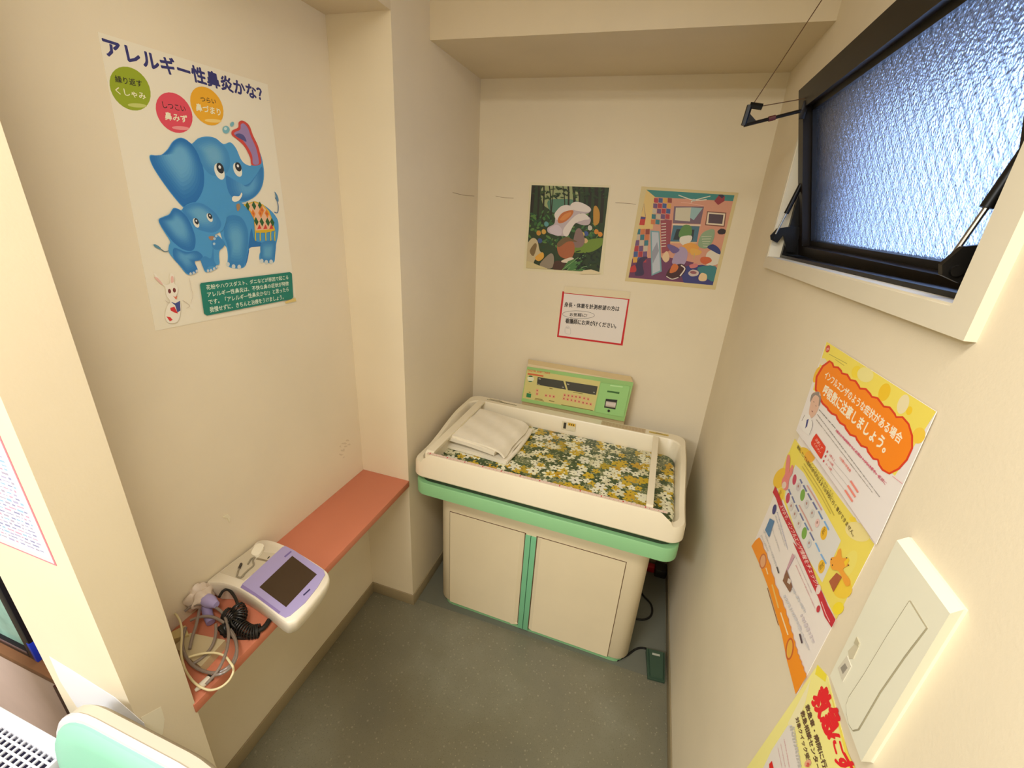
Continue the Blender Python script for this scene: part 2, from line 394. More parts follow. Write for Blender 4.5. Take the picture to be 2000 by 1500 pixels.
    def text(s,st,bl,br,tl,c,bold=.012):
        s.lay+=1; vs,fs=glyphs(st); O=s.P(bl); U=s.P(br)-O; V=s.P(tl)-O; m=s.mi(c)
        q_=0; d=V.length*bold*.9; ux,vy=d/U.length,d/V.length
        for a_,b_ in ((0,0),)+(((ux,0),(-ux,0),(0,vy),(0,-vy)) if bold>=.01 else ())+(((ux*.7,vy*.7),(-ux*.7,-vy*.7),(ux*.7,-vy*.7),(-ux*.7,vy*.7)) if bold>=.018 else ()):
            s.lay+=.4; N_=s.n*(.000006*q_); q_+=1
            W=[s.mb.bm.verts.new(O+N_+U*(x+a_)+V*(y+b_)) for x,y in vs]
            for f in fs:
                try: s.mb.bm.faces.new([W[i] for i in f]).material_index=m
                except ValueError: pass
        return s
    def done(s,name,label,catg,group=None):
        o=obj(name,s.mb,s.ms,None,True,0); return tag(o,label,catg,group)

# --- the elephant poster on the alcove wall
def A_(x,y): return (150+x/4,30+y/4)
def B_(x,y): return (250+x/5,380+y/5)
a=Art(0,XW,(1,0,0))
a.paper([(190,62),(522,165),(579,592),(303,646)],(236,227,204))
NAVY=(52,52,112)
a.frame((150,30),4)
a.text('アレルギー性鼻炎かな？',(228,318),(1450,672),(190,160),NAVY,.042)
def badge(cx,cy,r1,r2,rot,c,hi,t1,t2,b1,b2):
    a.ell(cx,cy,r1,r2,rot,c); a.ell(cx+r1*.30,cy+r1*.70,r1*.40,r1*.085,4,hi)
    a.text(t1,*b1,(44,38,30),.02); a.text(t2,*b2,(240,234,200),.025)
badge(413,572,188,142,52,(150,166,32),(196,200,110),'繰り返す','くしゃみ',((300,522),(510,562),(290,466)),((305,612),(540,660),(292,556)))
badge(757,760,172,128,55,(222,76,92),(236,150,150),'しつこい','鼻みず',((672,722),(850,756),(662,672)),((688,815),(862,842),(680,752)))
badge(1012,708,165,114,58,(236,172,40),(244,206,120),'つらい','鼻づまり',((965,672),(1085,694),(960,632)),((930,745),(1122,786),(922,684)))
# parent elephant
BL1,BL2,BL3,BL4=(74,152,206),(38,112,178),(112,172,208),(58,134,194)
px=lambda f,L:[f(*p) for p in L]
a.frame((0,0),1)
a.poly(px(B_,[(1120,90),(1230,66),(1310,96),(1390,155),(1450,230),(1466,300),(1460,400),(1440,500),(1432,600),(1418,662),(1340,666),(1283,640),(1280,580),(1310,505),(1200,512),(1174,545),(1160,640),(1138,700),(1090,722),(1010,716),(968,690),(970,600),(958,520),(925,470),(880,300),(850,60),(1000,20)]),BL1,4)
a.poly(px(B_,[(1170,520),(1200,330),(1230,440),(1300,470),(1320,500),(1205,512)]),BL2,4)
a.poly(px(B_,[(1140,690),(1165,560),(1178,540),(1162,640)]),BL2,4)
a.grad(px(B_,[(960,220),(1080,210),(1150,300),(1170,420),(1160,560),(1130,690),(1080,712),(1010,706),(980,680),(980,590),(960,480),(930,380)]),B_(1050,440),(54,130,190),(98,166,206))
a.grad(px(B_,[(1300,470),(1420,450),(1440,500),(1428,600),(1410,650),(1340,658),(1292,632),(1288,580)]),B_(1360,560),(54,130,190),(96,164,204))
for cx,cy in ((970,680),(1025,702),(1080,706),(1300,648),(1345,660),(1392,656)): a.ell(*B_(cx,cy),3.6,4.4,0,(206,212,206),12)
a.poly(px(A_,[(565,1092),(640,1096),(700,1050),(745,985),(800,955),(850,970),(893,1002),(940,962),(1010,946),(1080,960),(1140,1005),(1195,992),(1240,1040),(1275,1120),(1310,1160),(1358,1172),(1350,1110),(1312,1020),(1255,965),(1213,935),(1212,905),(1258,882),(1262,842),(1290,828),(1332,862),(1362,935),(1402,1020),(1440,1110),(1458,1230),(1445,1330),(1400,1405),(1330,1450),(1250,1478),(1200,1540),(1120,1600),(1000,1640),(900,1560),(820,1495),(730,1390),(640,1265),(580,1165)]),BL1,4)
a.grad(px(A_,[(570,1098),(640,1102),(702,1056),(748,990),(800,961),(850,976),(893,1008),(945,1090),(985,1210),(985,1340),(940,1440),(870,1490),(820,1486),(732,1384),(642,1260),(584,1164)]),A_(790,1080),(36,112,180),(104,168,208),10,.3)
a.grad(px(A_,[(1160,1250),(1240,1310),(1330,1320),(1400,1240),(1440,1180),(1450,1240),(1440,1330),(1396,1400),(1326,1444),(1240,1440),(1180,1380)]),A_(1340,1350),(50,124,188),(92,160,206))
a.grad(px(A_,[(900,1006),(942,970),(1010,953),(1080,966),(1136,1010),(1180,1080),(1190,1180),(1150,1240),(1050,1250),(980,1180),(940,1080)]),A_(1060,1080),(66,140,196),(110,170,204))
# reddened trunk
a.poly(px(A_,[(1205,935),(1208,900),(1254,876),(1258,836),(1290,822),(1340,858),(1370,935),(1408,1015),(1428,1090),(1432,1160),(1362,1170),(1348,1110),(1304,1025),(1248,970)]),(206,72,62),4)
a.poly(px(A_,[(1225,930),(1230,912),(1270,892),(1276,852),(1300,846),(1330,880),(1356,950),(1392,1030),(1410,1100),(1414,1160),(1372,1160),(1362,1090),(1318,1010),(1268,955)]),(156,130,176),4)
a.poly(px(A_,[(1232,938),(1262,922),(1300,940),(1320,985),(1290,975)]),(84,84,140),4)
a.ell(*A_(1160,893),7,7.5,0,(122,178,190)); a.ell(*A_(1155,885),3,3,0,(196,222,222)); a.ell(*A_(1207,850),3.5,5,30,(122,178,190))
def eye(f,cx,cy,k,rot):
    a.ell(*f(cx,cy),k*1.0,k*1.9,rot,(232,230,214)); a.ell(*f(cx+2*k/3,cy-3*k),k*.75,k*1.25,rot,(40,42,48)); a.ell(*f(cx+2,cy-4*k),k*.28,k*.4,rot,(236,236,236))
eye(A_,1108,1220,8.8,-22); eye(A_,1250,1206,7.6,-22)
a.poly(px(A_,[(1206,1440),(1216,1412),(1262,1412),(1280,1384),(1286,1404),(1262,1444),(1226,1456)]),(240,234,214),4)
a.poly(px(A_,[(1240,1480),(1262,1470),(1272,1500),(1250,1530)]),(168,132,92),3)
a.line(px(B_,[(1420,170),(1452,176),(1460,120),(1448,60),(1430,30)]),1.6,(74,110,150))
a.poly(px(B_,[(1424,-30),(1448,0),(1462,40),(1460,70),(1440,40),(1430,0)]),(92,138,168),3)
# saddle cloth with diamonds and fringe
a.poly(px(B_,[(1118,96),(1230,64),(1310,96),(1370,160),(1400,240),(1430,350),(1340,372),(1232,372),(1222,240),(1180,160)]),(220,178,40))
GRN,ORG,RED,PNK=(42,92,48),(224,132,52),(208,62,50),(232,186,150)
a.poly(px(B_,[(1140,100),(1228,76),(1300,104),(1358,166),(1388,240),(1412,336),(1238,350),(1232,240),(1192,160)]),PNK)
for (cx,cy,c) in ((1160,112,GRN),(1222,108,GRN),(1282,110,GRN),(1215,185,ORG),(1285,185,ORG),(1348,186,ORG),(1300,150,ORG),(1244,262,GRN),(1298,268,GRN),(1356,268,GRN),(1400,270,GRN)):
    a.poly(px(B_,[(cx-22,cy-6),(cx-4,cy-44),(cx+22,cy+4),(cx+6,cy+44)]),c)
    if c==ORG: a.poly(px(B_,[(cx-9,cy-2),(cx-2,cy-18),(cx+9,cy+2),(cx+2,cy+18)]),(206,92,44))
for cx in (1275,1334,1392): a.poly(px(B_,[(cx-22,338),(cx,290),(cx+20,332)]),RED)
for cx in (1238,1284,1338,1386,1426): a.line(px(B_,[(cx,360),(cx-2,400),(cx,450)]),2.2,(206,188,62))
# calf
a.poly(px(B_,[(290,240),(340,214),(392,190),(432,132),(480,138),(512,150),(560,98),(640,74),(720,84),(790,120),(840,160),(884,172),(888,108),(950,112),(954,200),(946,270),(918,340),(878,372),(836,392),(870,396),(920,450),(930,500),(886,548),(880,600),(884,676),(852,694),(858,722),(770,758),(736,742),(716,680),(694,640),(642,656),(672,742),(610,782),(560,772),(500,700),(430,620),(388,560),(388,500),(400,455),(348,370),(302,292)]),BL1,4)
a.grad(px(B_,[(296,244),(342,220),(394,196),(436,138),(480,144),(520,170),(580,240),(625,340),(650,430),(640,520),(600,550),(520,530),(440,470),(380,400),(310,296)]),B_(470,290),(40,114,180),(98,164,206),10,.3)
a.grad(px(B_,[(520,156),(565,104),(640,80),(720,90),(800,140),(860,200),(900,280),(880,340),(820,370),(740,360),(660,330),(600,260)]),B_(690,180),(60,134,194),(104,168,206))
a.grad(px(B_,[(440,520),(560,560),(660,550),(720,600),(690,640),(640,656),(668,736),(610,772),(565,764),(505,696),(436,616)]),B_(540,610),(44,118,184),(88,156,202))
a.poly(px(B_,[(700,640),(740,600),(800,620),(820,520),(830,640),(850,690),(780,700),(740,735)]),BL4,4)
a.poly(px(B_,[(830,400),(920,450),(928,500),(860,540),(810,500)]),BL4,4)
a.poly(px(B_,[(775,412),(820,404),(840,430),(800,446)]),(170,130,100),3)
for cx,cy in ((834,430),(850,404),(830,480)): a.ell(*B_(cx,cy),2.6,2.6,0,(170,200,214),10)
eye(B_,654,276,5.2,-25); eye(B_,786,224,4.8,-28)
for cx,cy in ((600,772),(630,764),(660,745),(770,742),(800,738),(830,722),(855,704)): a.ell(*B_(cx,cy),2.4,2.8,0,(200,206,204),10)
a.line(px(B_,[(385,548),(350,556),(320,540),(300,520)]),1.6,(80,110,124)); a.poly(px(B_,[(236,488),(258,486),(300,512),(312,536),(280,526),(248,508)]),(90,140,160),3)
# little white rabbit printed beside the green caption
a.poly(px(B_,[(236,770),(262,775),(320,860),(360,880),(400,860),(392,800),(410,768),(440,800),(436,860),(470,900),(470,960),(450,1010),(500,1050),(500,1150),(470,1240),(380,1250),(350,1180),(370,1090),(400,1040),(360,980),(350,900),(290,850)]),(240,232,214),3)
a.poly(px(B_,[(244,806),(280,815),(330,878),(300,866)]),(232,186,172),3); a.poly(px(B_,[(408,800),(430,800),(434,850),(408,858)]),(232,186,172),3)
a.ell(*B_(393,942),3,4.6,-10,(120,54,50),14); a.ell(*B_(440,932),3,4.6,-10,(120,54,50),14)
a.poly(px(B_,[(425,985),(450,1000),(470,985),(458,1026)]),(222,112,80))
a.poly(px(B_,[(405,1045),(450,1060),(496,1035),(500,1130),(470,1150),(448,1080)]),(70,80,140)); a.poly(px(B_,[(400,1105),(440,1092),(476,1160),(440,1150),(404,1130)]),(212,52,52)); a.poly(px(B_,[(362,1188),(400,1195),(424,1222),(396,1236)]),(212,52,52))
a.line(px(B_,[(350,1035),(400,1060)]),.7,(200,180,160)); a.line(px(B_,[(520,1030),(590,1080),(560,1110)]),.7,(200,180,160)); a.line(px(B_,[(585,810),(600,900),(620,980),(600,1060)]),.6,(214,200,180))
# green caption
a.poly(px(B_,[(700,862),(1570,756),(1590,770),(1604,1000),(1585,1020),(760,1180),(730,1160),(690,880)]),(28,124,106))
for i,(s_,x0,y0,x1,y1,h) in enumerate((('花粉やハウスダスト、ダニなどが原因で起こる',756,930,1556,826,48),('アレルギー性鼻炎は、不快な鼻の症状が特徴',766,1002,1560,886,50),('です。「アレルギー性鼻炎かな?」と思ったら',778,1076,1560,944,52),('我慢せずに、きちんと治療をうけましょう。',790,1150,1510,1020,52))):
    a.text(s_,B_(x0,y0),B_(x1,y1),B_(x0-8,y0-h),(226,236,214),.012)
a.poly(px(B_,[(1520,1045),(1625,1005),(1632,1040),(1530,1062)]),(222,196,120))
a.done('poster','large white poster of two blue elephants on the left alcove wall','poster')

# --- two picture prints on the back wall (generic scenes)
a=Art(1,YB,(0,-1,0)).frame((980,330),4)
a.paper([(220,104),(850,128),(792,830),(168,792)],(226,214,178))
a.clip=[(234,126),(840,146),(762,806),(192,772)]
a.poly([(234,126),(840,146),(762,806),(192,772)],(44,62,34))
a.poly([(330,130),(560,140),(600,260),(540,330),(420,330),(320,270)],(158,166,116),4)
a.poly([(360,250),(470,236),(590,250),(600,330),(400,340)],(84,128,104),4)
for x0,x1,wd in ((250,222,26),(290,278,16),(330,318,12),(372,384,9),(404,380,7),(478,494,8),(520,516,14),(560,566,20),(604,600,12),(640,652,10),(690,676,24),(740,730,30),(790,776,26)):
    a.line([(x0,132),((x0+x1)/2+5,240),(x1,420)],wd,(38,34,24))
random.seed(11)
for i in range(170):
    x=random.uniform(205,770); y=random.uniform(330,640)
    if x<250 and y>560: continue
    c=random.choice([(52,96,48),(38,78,44),(70,116,58),(34,64,40),(88,126,60),(46,86,60)])
    a.ell(x,y,random.uniform(8,26),random.uniform(4,12),random.uniform(-70,70),c,10)
for i in range(60):
    x=random.uniform(250,830); y=random.uniform(140,230)
    a.ell(x,y,random.uniform(8,22),random.uniform(4,9),random.uniform(-60,60),random.choice([(40,62,32),(30,48,26),(56,80,40)]),9)
a.poly([(640,560),(790,540),(780,600),(690,650),(560,650),(470,600)],(112,138,48),4)
# big white bloom with an orange heart
W1_,W2_=(224,212,204),(190,174,178)
a.poly([(430,330),(470,290),(530,286),(560,262),(620,262),(690,300),(696,330),(660,350),(610,344),(690,380),(686,430),(640,440),(560,420),(520,470),(500,520),(450,520),(370,500),(360,460),(410,430),(420,380)],W2_,4)
a.poly([(420,340),(470,290),(530,286),(560,330),(500,360),(440,400),(415,370)],W1_,4); a.poly([(540,280),(580,256),(640,270),(694,306),(680,336),(610,330),(560,318)],W1_,4)
a.poly([(480,480),(520,420),(590,356),(650,350),(686,390),(640,400),(570,430),(520,520),(490,520)],W1_,4); a.poly([(370,470),(430,436),(470,470),(460,520),(400,510)],(206,192,200),4)
a.poly([(440,390),(480,340),(556,322),(552,360),(500,410),(450,424)],(196,112,56),4); a.poly([(456,396),(490,356),(540,338),(536,362),(490,400)],(214,136,70),4)
a.poly([(720,300),(742,290),(766,340),(760,420),(722,440),(716,370)],(190,138,52),4)
for x,y,c in ((290,500,(196,138,52)),(330,490,(206,160,70)),(300,560,(62,82,136)),(350,430,(92,150,150)),(740,490,(206,132,44)),(770,510,(214,140,50)),(660,505,(66,88,142)),(690,460,(196,190,176)),(655,560,(212,176,120)),(630,510,(206,180,90))):
    a.poly([(x-16,y-8),(x-4,y-20),(x+14,y-12),(x+18,y+8),(x+2,y+20),(x-14,y+12)],c,3)
a.poly([(580,480),(620,470),(650,560),(620,610),(560,600)],(136,110,104),4)
a.poly([(194,690),(196,600),(240,540),(280,560),(300,640),(330,660),(300,700),(260,710),(240,770),(192,770)],(196,178,138),4); a.poly([(220,640),(260,580),(276,600),(250,680)],(124,100,60),3); a.poly([(262,690),(320,650),(330,690),(290,720)],(222,164,62),4)
a.poly([(300,740),(380,660),(410,690),(396,770),(330,776)],(146,132,112),4); a.poly([(194,718),(290,752),(360,782),(192,772)],(206,190,140),3)
a.poly([(440,590),(500,550),(560,570),(570,640),(540,700),(470,690),(440,650)],(168,96,58),4); a.poly([(400,770),(420,720),(480,720),(510,760),(480,794),(420,790)],(74,46,34),4); a.poly([(470,715),(540,690),(566,704),(540,730),(480,730)],(220,204,180),4); a.poly([(436,580),(500,532),(568,556),(590,570),(520,566),(450,610)],(112,88,56),4)
for pts in ([(500,800),(560,730),(640,672),(660,676),(600,760),(540,802)],[(520,802),(600,770),(700,748),(640,790),(580,806)],[(470,790),(520,720),(600,690),(560,760)]): a.poly(pts,(72,120,62)); a.line([pts[0],((pts[0][0]+pts[2][0])/2,(pts[0][1]+pts[2][1])/2),pts[2]],3,(150,178,120))
for i in range(40):
    a.ell(random.uniform(580,760),random.uniform(640,790),random.uniform(10,26),random.uniform(4,9),random.uniform(-70,70),random.choice([(30,44,34),(40,60,40),(26,36,30)]),9)
a.clip=None; a.poly([(610,812),(640,790),(700,784),(758,802),(776,818),(620,822)],(224,206,166))
a.done('picture_print','jungle picture print with a big white flower on back wall','picture')

a=Art(1,YB,(0,-1,0)).frame((980,330),4)
a.paper([(1092,136),(1850,186),(1668,944),(962,876)],(214,194,142))
a.clip=[(1130,162),(1818,206),(1648,908),(990,848)]
PK=(212,150,124)
a.poly([(1130,162),(1818,206),(1648,908),(990,848)],PK)
a.poly([(1130,162),(1818,206),(1806,252),(1500,236),(1200,220)],(62,134,130)); a.poly([(1130,162),(1200,222),(1180,470),(1062,470),(1100,250)],(222,190,120))
a.poly([(1016,700),(1300,690),(1500,730),(1430,886),(990,848)],(110,58,92)); a.poly([(1440,760),(1680,770),(1648,908),(1420,886)],(60,62,122),2)
a.poly([(1346,292),(1580,294),(1552,430),(1336,424)],(120,96,110)); a.poly([(1360,302),(1480,300),(1470,410),(1352,400)],(206,196,170)); a.poly([(1480,300),(1570,306),(1500,400),(1470,380)],(150,180,180))
a.poly([(1340,440),(1546,448),(1524,570),(1316,566)],(74,112,130)); a.poly([(1366,470),(1506,474),(1492,556),(1340,552)],(50,56,60))
a.poly([(1334,428),(1556,434),(1552,446),(1332,440)],(224,204,178)); a.poly([(1310,566),(1526,570),(1520,582),(1306,578)],(220,180,130))
a.poly([(1604,330),(1754,342),(1740,452),(1588,440)],(122,74,58)); a.poly([(1610,338),(1746,348),(1733,444),(1596,432)],(226,208,180)); a.poly([(1620,350),(1732,358),(1722,430),(1612,422)],(84,66,76))
a.line([(1380,204),(1500,244),(1600,240)],7,(222,216,196)); a.line([(1630,212),(1500,246),(1480,262)],7,(222,216,196)); a.ell(1500,244,16,10,0,(190,190,180)); a.line([(1400,262),(1480,270),(1580,290)],3,(236,190,170))
a.poly([(1660,250),(1700,200),(1742,212),(1740,250),(1690,282)],(150,54,62)); a.poly([(1690,205),(1720,196),(1740,212),(1720,230)],(56,50,74))
a.poly([(1066,436),(1080,370),(1126,376),(1114,440)],(196,62,52)); a.poly([(1078,372),(1124,376),(1120,392),(1076,390)],(70,68,128)); a.line([(1084,370),(1112,270),(1122,372)],4,(92,74,120),1)
# stacked patchwork cushions, a tall mirror, baskets, a lily-green cushion
random.seed(5)
QC=[(176,62,70),(62,120,128),(214,162,72),(112,82,122),(206,120,72),(70,92,140),(196,182,160),(146,70,60)]
for r in range(5):
    for q in range(4):
        x=1190+q*36-r*6; y=226+r*42
        a.poly([(x,y),(x+32,y+4),(x+30,y+40),(x-2,y+36)],QC[(r*3+q*5)%8])
for r in range(6):
    for q in range(3):
        x=1052+q*36-r*5; y=470+r*44
        a.poly([(x,y),(x+32,y-2),(x+30,y+40),(x-2,y+42)],QC[(r*5+q*3+1)%8])
a.poly([(1240,400),(1330,400),(1310,640),(1250,660)],(150,70,80))
for i in range(9): a.line([(1246,430+i*22),(1284,426+i*22)],6,(220,206,190),1)
a.poly([(1160,480),(1232,486),(1250,800),(1170,834)],(120,160,166)); a.poly([(1172,492),(1224,496),(1238,792),(1178,820)],(186,190,198)); a.poly([(1172,650),(1214,570),(1228,640),(1180,740)],(150,150,160))
a.poly([(1380,520),(1420,440),(1480,450),(1480,520),(1430,560)],(96,136,76),3); a.poly([(1400,530),(1480,520),(1480,560),(1430,600),(1390,570)],(222,214,200),3)
a.poly([(1410,600),(1480,576),(1540,610),(1500,660),(1440,640)],(226,158,70),3); a.poly([(1480,620),(1560,640),(1540,672),(1480,670)],(226,170,80),3); a.line([(1505,660),(1500,704)],8,(200,170,110),1)
a.poly([(1330,720),(1390,610),(1450,640),(1430,740),(1360,750)],(170,150,178),4); a.poly([(1290,600),(1320,590),(1390,630),(1340,660)],(110,90,140),3); a.poly([(1252,690),(1290,640),(1310,700),(1280,730)],(222,190,150),3)
a.poly([(1534,600),(1560,510),(1620,474),(1662,480),(1650,560),(1600,620)],(142,164,130),4)
for i in range(5): a.line([(1560+i*3,530+i*18),(1640-i*6,526+i*20)],4,(206,206,178),1)
a.poly([(1684,490),(1712,466),(1748,476),(1742,506),(1700,510)],(50,40,44),2)
a.poly([(1600,660),(1660,630),(1710,670),(1690,740),(1600,750)],(220,208,188),4); a.poly([(1604,610),(1650,588),(1700,624),(1706,668),(1640,636)],(52,62,118),3); a.poly([(1560,690),(1620,690),(1640,720),(1590,744),(1552,724)],(206,98,58),4); a.poly([(1530,770),(1670,760),(1660,880),(1570,830)],(62,126,130),3)
a.poly([(1282,836),(1320,770),(1400,740),(1440,776),(1400,840),(1330,860)],(70,38,40),4); a.poly([(1340,740),(1380,760),(1360,800),(1310,810)],(206,112,56),3); a.line([(1400,752),(1430,780),(1392,836)],10,(222,208,196)); a.line([(1286,838),(1330,860),(1380,846)],7,(222,208,196))
a.poly([(1456,812),(1490,786),(1536,800),(1530,830),(1480,838)],(206,186,176),4); a.ell(1496,808,26,12,6,(150,90,96)); a.poly([(1536,850),(1560,812),(1600,826),(1596,870),(1550,874)],(226,196,150),4); a.poly([(1466,750),(1520,738),(1530,762),(1480,776)],(206,120,120),3)
a.poly([(1040,820),(1050,740),(1090,690),(1140,690),(1100,740),(1110,820),(1060,834)],(62,48,78),4); a.poly([(994,780),(1040,750),(1050,800),(1000,806)],(186,60,58),3)
a.done('picture_print','colourful bedroom picture print with teal ceiling on back wall','picture')

# --- red-edged notice
a=Art(1,YB,(0,-1,0)).frame((980,330),4)
a.paper([(474,956),(1000,1006),(944,1380),(432,1312)],(202,34,40),.6)
a.poly([(488,972),(986,1022),(930,1364),(446,1300)],(232,222,214))
INK=(42,36,34)
a.text('身長・体重を計測希望の方は',(488,1076),(916,1112),(492,1040),INK,.03)
a.text('お気軽に!',(530,1150),(664,1158),(533,1122),INK,.025)
a.text('看護師にお声がけください。',(496,1204),(892,1246),(500,1166),INK,.03)
pts=[(600+125*math.cos(t_),1138+30*math.sin(t_)+.04*125*math.cos(t_)) for t_ in [2*math.pi*i/36 for i in range(37)]]
a.line(pts,2.6,(96,92,88),1); a.line([(520,1162),(506,1186),(545,1166)],2.6,(96,92,88),1)
a.line([(496,1284),(494,1250),(514,1226),(536,1250),(536,1288),(500,1286)],1.8,(170,166,164)); a.line([(505,1240),(524,1242)],3,(120,116,116),1)
nt_=a.done('notice_sheet','red-bordered white notice sheet under the two picture prints','notice')
a=Art(1,YB,(0,-1,0)).frame((980,330),4)
a.paper([(494,912),(1008,960),(1000,1016),(488,966)],(226,210,176),.25,.0022,.0024)
tp=obj('clear_tape',a.mb,a.ms,nt_,True,0); tp['label']='clear sticky tape strip'

# --- orange influenza poster: lower sheet, then the upper sheet over it
def F3(x,y): return (1500+x/5.5556,660+y/5.5556)
def F4(x,y): return (1450+x/5.7143,850+y/5.7143)
def F5(x,y): return (1450+x/4.7633,1050+y/4.7633)
def Q3(x,y): return (1540+x/10.714,860+y/10.714)
def Q4(x,y): return (1500+x/10.714,940+y/10.714)
PAPW=(240,230,222)
a=Art(0,XR,(-1,0,0))
a.paper([(1563,850),(1712,1060),(1557,1357),(1540,1291),(1530,1239),(1506,1155),(1486,1102),(1470,1067)],PAPW)
a.poly([F4(*p) for p in ((590,40),(1480,1215))]+[F5(*p) for p in ((1236,66),(880,765),(720,440),(540,60))]+[F4(*p) for p in ((460,720),(382,570),(480,300))],(240,220,96))
for f,cx,cy,ra,rb_,c in ((F4,700,180,60,40,(238,196,60)),(F4,760,240,60,70,(240,176,60)),(F4,1240,940,40,30,(244,212,60)),(F4,430,480,70,120,(240,196,56)),(F4,560,250,60,130,(240,222,90)),(F4,1300,1080,150,100,(240,222,150)),(F5,940,480,90,90,(244,206,60)),(F5,900,660,50,60,(246,220,40)),(F5,1000,250,60,140,(240,224,110))):
    x,y=f(cx,cy); k=5.7143 if f==F4 else 4.7633; a.ell(x,y,ra/k,rb_/k,25,c)
# schedule table
a.poly([F4(*p) for p in ((600,330),(690,420),(1110,1180))]+[F5(750,420)]+[F5(540,60)]+[F4(*p) for p in ((480,700),(500,560))],(224,220,214))
for x,y,r1,r2,c,ch in ((140,825,3.9,10.5,(196,66,96),'1'),(310,1150,4.6,11.6,(122,168,72),'5')): a.ell(*Q3(x,y),r1,r2,8,c)
for x,y,r1,r2,c in ((430,355,3.9,10.5,(196,66,96)),(775,1090,5,12,(122,168,72)),(740,290,4.6,11.6,(122,168,72)),(1187,1090,6.5,13.5,(238,186,44)),(278,290,6,13.5,(240,200,60))): a.ell(*Q4(x,y),r1,r2,8,c)
a.text('登校',Q4(1160,1150),Q4(1225,1030),Q4(1145,1060),(120,84,20),.01); a.text('完治',Q4(245,350),Q4(300,240),Q4(235,270),(150,96,20),.01)
x,y=F5(745,272); a.ell(x,y,6.5,13.5,8,(238,186,44)); a.text('登校',F5(728,312),F5(768,268),F5(722,268),(120,84,20),.01)
def dash(f,pts,wd,cols):
    for (p,q),c in zip(pts,cols): a.line([f(*p),f(*q)],wd,c,1)
B1,B2_,B3=(112,118,160),(108,136,180),(128,176,226)
dash(Q4,[((690,-40),(730,50)),((760,85),(825,220)),((850,255),(930,400)),((960,440),(1046,595)),((1076,630),(1162,800)),((1200,840),(1296,1025))],3.2,[B1,B1,B1,B1,B2_,B3])
dash(Q4,[((450,170),(496,285)),((520,320),(576,455)),((600,495),(664,640)),((690,675),(764,830)),((786,870),(868,1030)),((896,1070),(984,1245)),((1016,1290),(1104,1480))],2.8,[B1,B1,B1,B1,B2_,B1,B3])
dash(F5,[((740,155),(790,245))],3,[B3])
for x,y,c in ((655,120,(206,196,196)),(830,480,(206,202,200)),(945,680,(206,204,200)),(1055,880,(232,196,190)),(505,530,(214,206,200)),(580,700,(214,208,200)),(665,900,(216,210,204)),(885,1310,(206,208,210))): a.ell(*Q4(x,y),4.4,8.6,10,c,16); a.ell(*Q4(x,y-14),1.5,3,10,(176,132,122),10)
a.line([Q4(840,90),Q4(990,330),Q4(1150,610)],2.4,(214,160,150),1); a.line([Q4(670,500),Q4(820,780),Q4(950,1050)],2.2,(214,160,150),1)
a.text('インフルエンザにかかったら、',Q3(490,520),Q3(960,1230),Q3(520,455),(150,136,60),.005)
a.text('解熱していても医師の許可が出るまでは学校に行く事ができません。',Q3(195,160),F4(1250,1140),Q3(225,95),(92,72,40),.01)
a.line([Q3(345,490),Q3(700,1040),F4(1040,900)],1.6,(196,176,70),1); a.line([Q3(310,550),Q3(700,1160),F4(1000,880)],1.4,(200,182,80),1)
# pink rabbit and orange giraffe
a.poly([F4(*p) for p in ((490,420),(496,320),(520,220),(545,260),(535,400),(530,430),(560,340),(580,350),(570,430),(545,470),(530,520),(520,600),(480,615),(450,560),(455,500),(480,450))],(230,134,130),3)
a.ell(*F4(478,560),4.2,7,10,(232,206,190))
a.poly([F5(*p) for p in ((840,190),(880,180),(905,120),(930,110),(940,190),(990,190),(985,230),(1005,260),(950,300),(1010,390),(1015,440),(975,450),(930,350),(900,310),(850,300),(830,240))],(242,164,52),3)
a.poly([F5(*p) for p in ((890,330),(940,370),(860,510),(820,410))],(176,92,52)); a.poly([F5(*p) for p in ((960,230),(1000,190),(1010,215),(975,275))],(246,206,40))
a.ell(*F5(843,205),1.1,1.6,0,(60,40,30),8); a.ell(*F5(852,260),1.1,1.6,0,(60,40,30),8); a.ell(*F5(985,192),1.6,1.2,0,(60,40,30),8); a.ell(*F5(1002,260),1.6,1.2,0,(60,40,30),8)
# red band and its lettering
a.poly([F4(*p) for p in ((378,570),(410,640),(470,790),(700,1270),(800,1497))]+[F5(*p) for p in ((700,400),(760,520),(810,640),(882,770),(846,842),(780,740),(720,560),(660,440),(480,40))]+[F4(*p) for p in ((640,1270),(440,860),(384,700),(350,640))],(198,34,52))
a.text('スマホで、インフルエンザ情報をチェック!',F4(425,790),F5(690,450),F4(462,775),(242,216,206),.012)
a.ell(*F5(722,488),4.6,9.5,12,(236,214,206)); a.ell(*F5(720,668),3.4,7,10,(198,50,66)); a.line([F5(750,600),F5(790,710),F5(830,790)],1.6,(240,180,180),1)
# grey small print, pictures and the scalloped orange foot
for (p,q,c,wd) in ((F4(400,860),F4(520,1280),(182,180,200),2.6),(F4(380,900),F4(490,1240),(206,202,202),3),(F4(330,1000),F4(430,1300),(212,206,202),3),(F4(250,1060),F4(400,1490),(206,202,200),4),(F4(220,1120),F4(300,1300),(216,210,206),4),(F5(500,160),F5(660,520),(206,186,190),2),(F5(510,260),F5(690,660),(216,160,166),2.2),(F5(450,420),F5(600,700),(206,204,206),6),(F5(400,540),F5(560,860),(212,208,210),7),(F5(560,720),F5(680,980),(212,202,206),8),(F5(480,700),F5(640,1060),(214,210,212),5)): a.fine(p,q,wd,c)
a.ell(*F4(369,830),3.4,10,12,(62,60,122)); a.poly([F4(*p) for p in ((320,930),(370,960),(312,1145),(266,1060))],(86,130,172)); a.poly([F5(*p) for p in ((478,150),(500,180),(410,350),(395,370))],(206,160,172))
